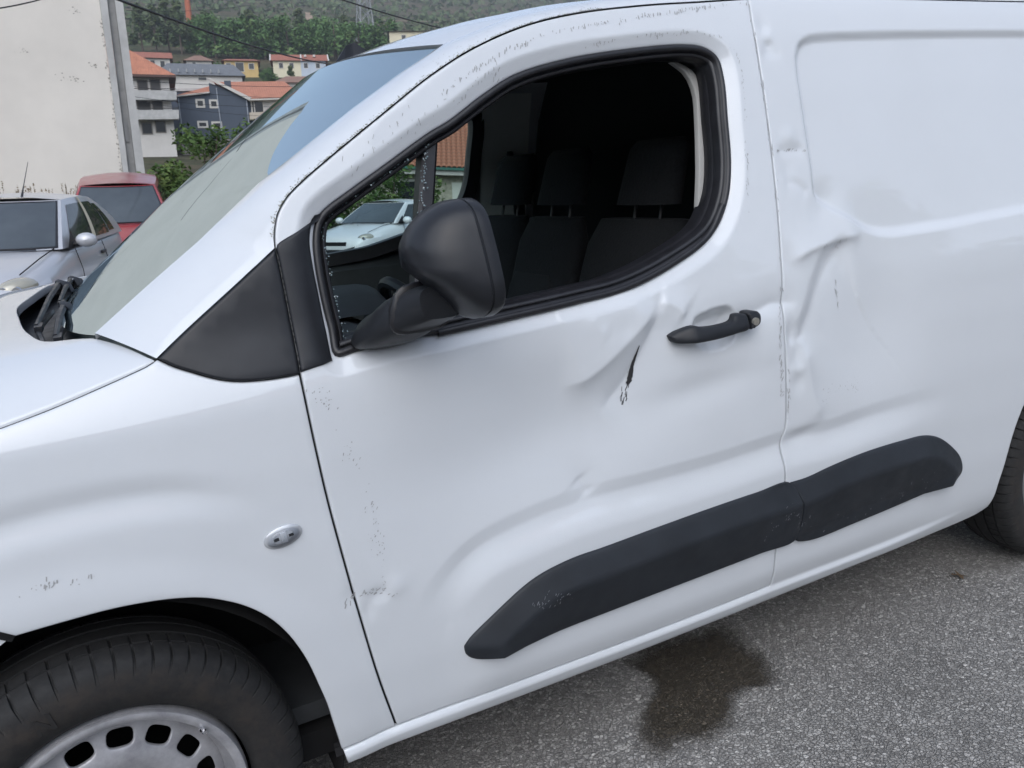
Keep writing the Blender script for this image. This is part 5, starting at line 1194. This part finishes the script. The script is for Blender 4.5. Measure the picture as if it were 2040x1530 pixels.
gq = inset(WR, .012); mesh('far_window_glass', [(q[0], 2 * YC - float(s_base(q[0], q[1])) - .01, q[1]) for q in gq], [tuple(range(len(gq)))], SGLASS, van)
bl = MB(); yb_ = 2 * YC - .19
bl.tube([(1.70, yb_, 1.44), (1.695, yb_ - .01, 1.40), (1.70, yb_ - .015, 1.375), (1.73, yb_ - .015, 1.37), (1.75, yb_ - .01, 1.40)], [.012, .022, .026, .022, .012], 8)
bl.box((1.715, yb_ - .02, 1.10), (.048, .008, .54)); bl.build('seat_belt', RUBBER, van)

# ---------------------------------------------------------------- van: scratches, grime, broken glass
def quad(mb, c, u, v): mb.add([c - u - v, c + u - v, c + u + v, c - u + v], [(0, 1, 2, 3)])
def ticks(name, key, n, spread, ln, wd, ang, mat, parent, clump=0., seed=1, off=.0007):
    rg = random.Random(seed); c = crom(MARKS[key], .004); mb = MB(); xs = []; zs = []; pr = []
    cl = [rg.random() for _ in range(max(1, int(n / 9)))]
    for i in range(n):
        t_ = rg.random()
        if clump and rg.random() < clump: t_ = min(1, max(0, rg.choice(cl) + rg.gauss(0, .02)))
        q = c[min(len(c) - 1, int(t_ * len(c)))]
        xs.append(q[0] + rg.gauss(0, spread)); zs.append(q[1] + rg.gauss(0, spread))
        pr.append((rg.uniform(*ln) * rg.random() ** .6, rg.uniform(*wd), R(ang + rg.gauss(0, 12))))
    xs = np.array(xs); zs = np.array(zs); y = S(xs, zs, off < .01) - off; h = .002
    gx_ = (S(xs + h, zs) - S(xs - h, zs)) / (2 * h); gz_ = (S(xs, zs + h) - S(xs, zs - h)) / (2 * h)
    for x, z, yy_, ax, az, (l, w_, a) in zip(xs, zs, y, gx_, gz_, pr):
        u = Vector((math.cos(a), ax * math.cos(a) + az * math.sin(a), math.sin(a))) * l / 2
        v = Vector((-math.sin(a), -ax * math.sin(a) + az * math.cos(a), math.cos(a))) * w_ / 2
        quad(mb, Vector((x, yy_, z)), u, v)
    o = mb.build(name, mat, parent, False, None); tag(o, kind='stuff'); return o
ticks('scratch_marks', 'row_a', 150, .0022, (.004, .011), (.0010, .0022), 82, SCRATCH2, door, .5, 1)
ticks('scratch_marks', 'row_b', 60, .012, (.003, .012), (.0008, .0014), 84, SCRATCH2, door, .3, 2)
ticks('scratch_marks', 'row_c', 90, .003, (.003, .010), (.0008, .0016), 86, SCRATCH2, door, .3, 3)
ticks('scratch_marks', 'gap_b', 40, .003, (.006, .020), (.0008, .0016), 94, SCRATCH2, door, .3, 4)
ticks('scratch_marks', 'gap_c', 60, .0025, (.006, .016), (.0010, .0018), 74, SCRATCH2, door, .2, 5)
ticks('scratch_marks', 'gap_d', 24, .002, (.006, .016), (.0008, .0016), 92, SCRATCH2, side, .2, 6)
ticks('scratch_marks', 'speck_a', 26, .008, (.002, .005), (.0009, .0020), 60, SCRATCH2, door, .6, 7)
ticks('scratch_marks', 'speck_b', 26, .008, (.002, .006), (.0009, .0020), 60, SCRATCH2, door, .5, 8)
ticks('scratch_marks', 'speck_c', 40, .007, (.002, .006), (.0009, .0020), 60, SCRATCH2, door, .4, 9)
ticks('scratch_marks', 'speck_d', 26, .005, (.003, .009), (.0012, .0024), 20, SCRATCH2, door, .4, 10)
ticks('scratch_marks', 'gap_f', 10, .004, (.006, .016), (.0015, .0025), 65, SCRATCH2, wing, .0, 11)
ticks('scratch_marks', 'panel_a', 16, .0022, (.004, .016), (.0008, .0014), 96, SCRATCH2, side, .3, 12)
ticks('scratch_marks', 'panel_c', 26, .004, (.003, .008), (.0008, .0016), 90, SCRATCH2, side, .4, 13)
ticks('scratch_marks', 'panel_d', 34, .010, (.002, .005), (.0008, .0016), 70, SCRATCH2, side, .4, 14)
ticks('scratch_marks', 'panel_e', 24, .0016, (.003, .010), (.0012, .0022), 40, SCRATCH2, side, .4, 15)
ticks('scratch_marks', 'arch_a', 26, .004, (.003, .010), (.0010, .0022), 70, SCRATCH2, wing, .5, 16)
ticks('scuff_marks', 'clad_a', 34, .008, (.003, .010), (.0006, .0012), 55, SCUFF, door, .3, 18, .0312)
ticks('scuff_marks', 'clad_b', 40, .012, (.003, .009), (.0006, .0012), 60, SCUFF, door, .5, 19, .0285)
ticks('scuff_marks', 'clad_c', 26, .010, (.003, .009), (.0006, .0012), 65, SCUFF, side, .4, 20, .0285)
sp = crom(MARKS['scrape'], .002); mb = MB(); rg = random.Random(3); prev = None
ys_ = S(sp[:, 0], sp[:, 1]) - .0022; L_ = []; R_ = []
for i, (q, yy_) in enumerate(zip(sp, ys_)):
    k = i / len(sp); w_ = (.0020 + .0125 * k ** .8 * (1 if k < .95 else .5)) * rg.uniform(.75, 1.1); L_.append((q[0] - w_ * .55, yy_, q[1])); R_.append((q[0] + w_ * .55, yy_, q[1] + .001))
mb.grid([L_, R_]); mb.build('scrape', SCRATCH, door, False, None)
ticks('scratch_marks', 'scrape_low', 16, .004, (.008, .020), (.0010, .0022), 72, SCRATCH, door, .2, 17)
# grime along the roof rail above the door gap
rg = random.Random(5); mb = MB(); mb2 = MB()
for i in range(620):
    j = rg.uniform(14, 58); k = min(11, abs(rg.gauss(0, .22))) if rg.random() < .78 else (rg.uniform(.3, 4.2) if j > 36 else rg.uniform(0, 1.2))
    j0, k0 = int(j), int(k)
    if j0 + 1 >= len(RAIL[0]): continue
    P = Vector(RAIL[k0][j0]).lerp(Vector(RAIL[k0][j0 + 1]), j - j0).lerp(Vector(RAIL[k0 + 1][j0]).lerp(Vector(RAIL[k0 + 1][j0 + 1]), j - j0), k - k0)
    ut = (Vector(RAIL[k0][j0 + 1]) - Vector(RAIL[k0][j0])).normalized(); vt = (Vector(RAIL[k0 + 1][j0]) - Vector(RAIL[k0][j0])).normalized(); nn = ut.cross(vt); nn = -nn if nn.y > 0 else nn
    l = rg.uniform(.002, .006) * (1 if k > 1.3 else .7); w_ = rg.uniform(.0006, .0014)
    quad(mb if k > 1.3 else mb2, P + nn * .0005, vt * l / 2 + ut * l * .15, ut * w_ / 2)
tag(mb.build('scratch_marks', SCRATCH2, pil, False, None), kind='stuff'); tag(mb2.build('grime_line', ALGAE, pil, False, None), kind='stuff')
# crumbs of toughened glass left in the quarter light
rg = random.Random(9); mb = MB()
path = crom([(.515, 1.09), (.512, 1.16), (.508, 1.24), (.512, 1.285), (.540, 1.318), (.60, 1.352), (.66, 1.385), (.722, 1.420)], .004); path2 = crom([(.735, 1.425), (.722, 1.38), (.70, 1.30), (.685, 1.25)], .004)
for i in range(300):
    pp = path if rg.random() < .72 else path2; q = pp[rg.randrange(len(pp))]; s_ = rg.uniform(.0012, .0026)
    x = q[0] + rg.gauss(0, .0028); z = q[1] + rg.gauss(0, .0028)
    mb.box((x, float(s_base(x, z)) + .020 + rg.uniform(-.003, .012), z), (s_, s_, s_), Matrix.Rotation(rg.uniform(0, 3), 3, Vector((rg.gauss(0, 1), rg.gauss(0, 1), rg.gauss(0, 1))).normalized()))
tag(mb.build('glass_crumbs', HGLASS, door, False, None), kind='stuff')

# ---------------------------------------------------------------- parked cars (x forward, y left)
def carpaint(name, col, rough=.35, fade=0., metal=.0):
    m, t, b = nodes(name); sock(b, Roughness=rough, Metallic=metal); b.inputs['Coat Weight'].default_value = .8; b.inputs['Coat Roughness'].default_value = .12 + fade * .3
    n = noise(t, 1.6, 5, .6); c2 = tuple(q * (1 - fade) + .42 * fade for q in col)
    t.links.new(ramp(t, n, [(.4, col), (.62, c2)]), b.inputs['Base Color']); return m
CARGL, t, b = nodes('dusty_car_glass'); sock(b, Roughness=.10); b.inputs['Specular IOR Level'].default_value = .9
t.links.new(ramp(t, noise(t, 1.2, 4), [(.35, (.055, .066, .075)), (.7, (.085, .10, .11))]), b.inputs['Base Color'])
SIDEGL, t, b = nodes('car_side_glass'); sock(b, Roughness=.05, Base_Color=(.03, .036, .036, 1)); b.inputs['Specular IOR Level'].default_value = .8
LENS = simple('yellowed_lens', (.42, .40, .33), .15, .2, coat=1.); TAPE = simple('masking_tape', (.62, .56, .42), .8)
def car(name, label, loc, heading, paint, W=1.64, H=1.43, mirror_paint=None, antenna=False, tape=False, roof_mat=None, wind_mat=None, pitch=0.):
    o = empty(name, loc); o.rotation_euler = (0, R(pitch), heading); tag(o, label, 'car', 'parked cars'); hw_ = W / 2; sc_ = lambda v: v
    st_ = [(1.90, .50, .50), (1.88, .60, .60), (1.80, .70, .69), (1.62, .765, .755), (1.30, .79, .83), (.98, .80, .895), (.70, .805, .935), (.2, .81, .945), (-.5, .815, .955), (-1.1, .81, .965), (-1.5, .80, .985), (-1.76, .74, 1.0), (-1.86, .66, .92), (-1.88, .58, .70)]
    rows = []
    for x, w_, tp in st_:
        w_ = w_ * hw_ / .82; rg_ = []
        for y, z in ((0, .20), (w_ - .06, .20), (w_ - .012, .27), (w_, .42), (w_ + .004, .56), (w_ - .004, .70), (w_ - .03, tp - .10), (w_ - .065, tp - .035), (w_ - .13, tp), (w_ * .45, tp + .018), (0, tp + .024)): rg_.append((x, -y, min(z, tp + .024)))
        rows.append(rg_ + [(x, -q[1], q[2]) for q in rg_[-2::-1]])
    body = MB().grid(rows[::-1]); body.f.append(tuple(range(len(st_) * 0, len(rows[0])))); n0 = len(rows[0]) * (len(rows) - 1); body.f.append(tuple(range(n0 + len(rows[0]) - 1, n0 - 1, -1)))
    bo = body.build('body', paint, o, auto=50); subsurf(bo, 1)
    nf, ns_ = 13, 22
    def ring(kk):
        xf = .72 - .74 * kk - .04 * kk * kk; xr = -1.72 + .52 * kk * kk + .10 * kk; h_ = (.735 - .155 * kk - .02 * kk * kk) * hw_ / .82; z = .935 + (H - .995) * (kk ** .92); bow = .15 - .06 * kk
        p = []
        for y in np.linspace(-h_, h_, nf): p.append((xf + bow * (1 - (y / h_) ** 2) - .02, y, z))
        for x in np.linspace(xf - .02, xr, ns_ + 2)[1:-1]: p.append((x, h_ + .03 * math.sin(math.pi * (x - xr) / (xf - xr)) , z + .02 * kk * math.sin(math.pi * (x - xr) / (xf - xr))))
        for y in np.linspace(h_, -h_, nf): p.append((xr - .06 * (1 - (y / h_) ** 2), y, z + .0))
        for x in np.linspace(xr, xf - .02, ns_ + 2)[1:-1]: p.append((x, -h_ - .03 * math.sin(math.pi * (x - xr) / (xf - xr)), z + .02 * kk * math.sin(math.pi * (x - xr) / (xf - xr))))
        return p
    ks = np.linspace(0, 1, 9); rr = [ring(kk) for kk in ks]
    gh = MB().grid(rr, closed=True); top = ring(1.0); L_ = [top[nf - 1]] + top[nf:nf + ns_] + [top[nf + ns_]]; R_ = [top[0]] + top[-1:-ns_ - 1:-1] + [top[2 * nf + ns_ - 1]]
    rf_ = []
    for i, (a, c) in enumerate(zip(L_, R_)):
        q = i / (len(L_) - 1); bw = .09 * (1 - sstep(0, .25, q)) - .06 * sstep(.8, 1, q)
        rf_.append([(a[0] + float(bw) * (1 - tt * tt), a[1] * tt, a[2] + .055 * (1 - tt * tt) * (1 - .2 * abs(2 * q - 1) ** 3)) for tt in np.linspace(1, -1, 15)])
    gs = gh.build('greenhouse', paint, o, auto=45)
    MB().grid(rf_).build('roof', roof_mat or paint, o)
    def patch(nm, i0, i1, k0, k1, mat, out=.006, n_=7, slant=0.):
        rows = []
        for kk in np.linspace(k0, k1, n_):
            pr = ring(kk); m_ = len(pr); r_ = []; cen = Vector((-.4, 0, 1.1))
            for s_ in np.linspace(0, 1, 15):
                f_ = (i0 + (i1 - i0) * s_) % m_; a = int(f_); q = Vector(pr[a]).lerp(Vector(pr[(a + 1) % m_]), f_ - a); d = (q - cen); d.z *= .3; r_.append(q + d.normalized() * out)
            rows.append(r_)
        return MB().grid(rows).build(nm, mat, o)
    patch('windscreen_seal', .30, nf - 1.30, .02, .98, RUBBER, .003); patch('windscreen', .50, nf - 1.50, .05, .95, wind_mat or CARGL, .007)
    Ls = nf
    patch('side_window', Ls + 1.2, Ls + 8.4, .07, .86, SIDEGL); patch('side_window', Ls + 9.4, Ls + 15.6, .07, .86, SIDEGL); patch('side_window', Ls + 16.0, Ls + 18.6, .10, .80, SIDEGL)
    Rs = 2 * nf + ns_
    patch('side_window', Rs + ns_ - 2.2, Rs + ns_ - 9.4, .07, .86, SIDEGL); patch('side_window', Rs + ns_ - 10.4, Rs + ns_ - 16.6, .07, .86, SIDEGL)
    if tape: patch('tape_strip', Ls + 8.3, Ls + 9.5, .0, .99, TAPE, .011); MB().box((.10, .80, .945), (.30, .02, .035)).build('tape_strip', TAPE, o)
    for s_ in (-1, 1):
        ml = []
        for kk in np.linspace(0, math.pi, 8): ml.append([(.46 + .075 * math.cos(kk), s_ * .90 + .105 * math.sin(kk) * math.cos(a), 1.00 + .075 * math.sin(kk) * math.sin(a)) for a in np.linspace(0, 2 * math.pi, 14, endpoint=False)])
        mo = MB().grid(ml, closed=True).build('mirror', mirror_paint or paint, o); MB().tube([(.44, s_ * .74, .95), (.45, s_ * .84, .97)], .03, 8).build('mirror_arm', RUBBER, mo)
        mesh('mirror_sail', [(.66, s_ * .775, .925), (.34, s_ * .785, .925), (.40, s_ * .745, 1.10)], [(0, 1, 2)], RUBBER, mo, False)
        hl = []
        for kk in np.linspace(0, math.pi / 2, 7): hl.append([(1.60 + .17 * math.sin(kk) - .06 * math.cos(a) * math.cos(kk), s_ * (.58 + .16 * math.cos(kk) * math.cos(a)), .675 + .095 * math.cos(kk) * math.sin(a) + .02 * math.cos(a) * math.cos(kk)) for a in np.linspace(0, 2 * math.pi, 20, endpoint=False)])
        h_ = MB().grid(hl, closed=True).build('headlight', LENS, o)
        for dy in (-.05, .06): MB().tube([(1.755, s_ * (.57 + dy), .665), (1.775, s_ * (.57 + dy), .665)], [.045, .04], 14).build('reflector', CHROME, h_)
        MB().tube([(.70, s_ * .66, .945), (1.15, s_ * .655, .890), (1.55, s_ * .60, .79)], .006, 5).build('bonnet_gap', DARK, o)
        for wx in (1.18, -1.24):
            wl = MB(); prf = [(.60, .22), (.60, .29), (.64, .30), (.78, .30), (.80, .285), (.80, .20), (.77, .18), (.77, .0)]
            wl.grid([[(wx + r_ * math.cos(a), s_ * y * hw_ / .80, .30 + r_ * math.sin(a)) for a in np.linspace(0, 2 * math.pi, 28, endpoint=False)] for y, r_ in prf], closed=True); wl.build('wheel', RUBT, o)
            MB().tube([(wx, s_ * .785 * hw_ / .8, .30), (wx, s_ * .80 * hw_ / .8, .30)], [.19, .17], 18).build('wheel_trim', STEEL, o)
        for hx in (-.05,): bevel(MB().box((hx - .42, s_ * (hw_ - .012), .80), (.16, .03, .035)).build('door_handle', RUBBER, o), .008, 2)
        for gx2 in (.42, -.60): MB().tube([(gx2, s_ * (hw_ + .001), .36), (gx2 + .01, s_ * (hw_ - .002), .70), (gx2 - .02, s_ * (hw_ - .055), .91)], .004, 5).build('door_gap', DARK, o)
    MB().tube([(.79, .52, .950), (.86, .15, .962), (.88, -.25, .962)], .012, 5).build('wiper', RUBBER, o)
    MB().tube([(.77, -.1, .950), (.84, -.35, .955), (.84, -.62, .95)], .010, 5).build('wiper', RUBBER, o)
    bevel(MB().box((1.86, 0, .38), (.12, 1.30, .16)).build('bumper', RUBBER, o), .03, 2); MB().box((1.875, 0, .57), (.05, .55, .08)).build('grille', DARK, o)
    MB().tube([(1.04, 0, .918), (1.04, 0, .928)], .014, 8).build('washer_jet', RUBBER, o)
    if antenna: MB().tube([(-.05, .20, H - .02), (-.17, .20, H + .10), (-.42, .20, H + .34)], [.014, .005, .003], 6).build('aerial', RUBBER, o)
    return o
SILV = carpaint('silver_paint', (.50, .51, .54), .38, .05, .2); REDP = carpaint('faded_red_paint', (.30, .020, .028), .40, .16); WHP = carpaint('white_car_paint', (.74, .75, .76), .35)
REDROOF = carpaint('faded_red_roof', (.26, .035, .035), .45, .30)
CARS = [('parked_car', 'silver hatchback with a tape-patched side window and roof aerial, nose towards the van', (-.707, 8.822, .043), 4.4506, 's', dict(antenna=True, tape=True, pitch=2, H=1.45)),
        ('parked_car', 'faded red hatchback parked behind the silver car against the cream wall', (.572, 13.217, .303), 4.6251, 'r', dict(pitch=10, W=1.56)),
        ('parked_car', 'white hatchback seen through the open window of the van', (6.076, 16.635, -.143), 3.8048, 'w', dict())]
for nm, lab, P, ax, paint, kw in CARS:
    car(nm, lab, P, ax, {'s': SILV, 'r': REDP, 'w': WHP}[paint], **({**kw, 'roof_mat': REDROOF} if paint == 'r' else kw))
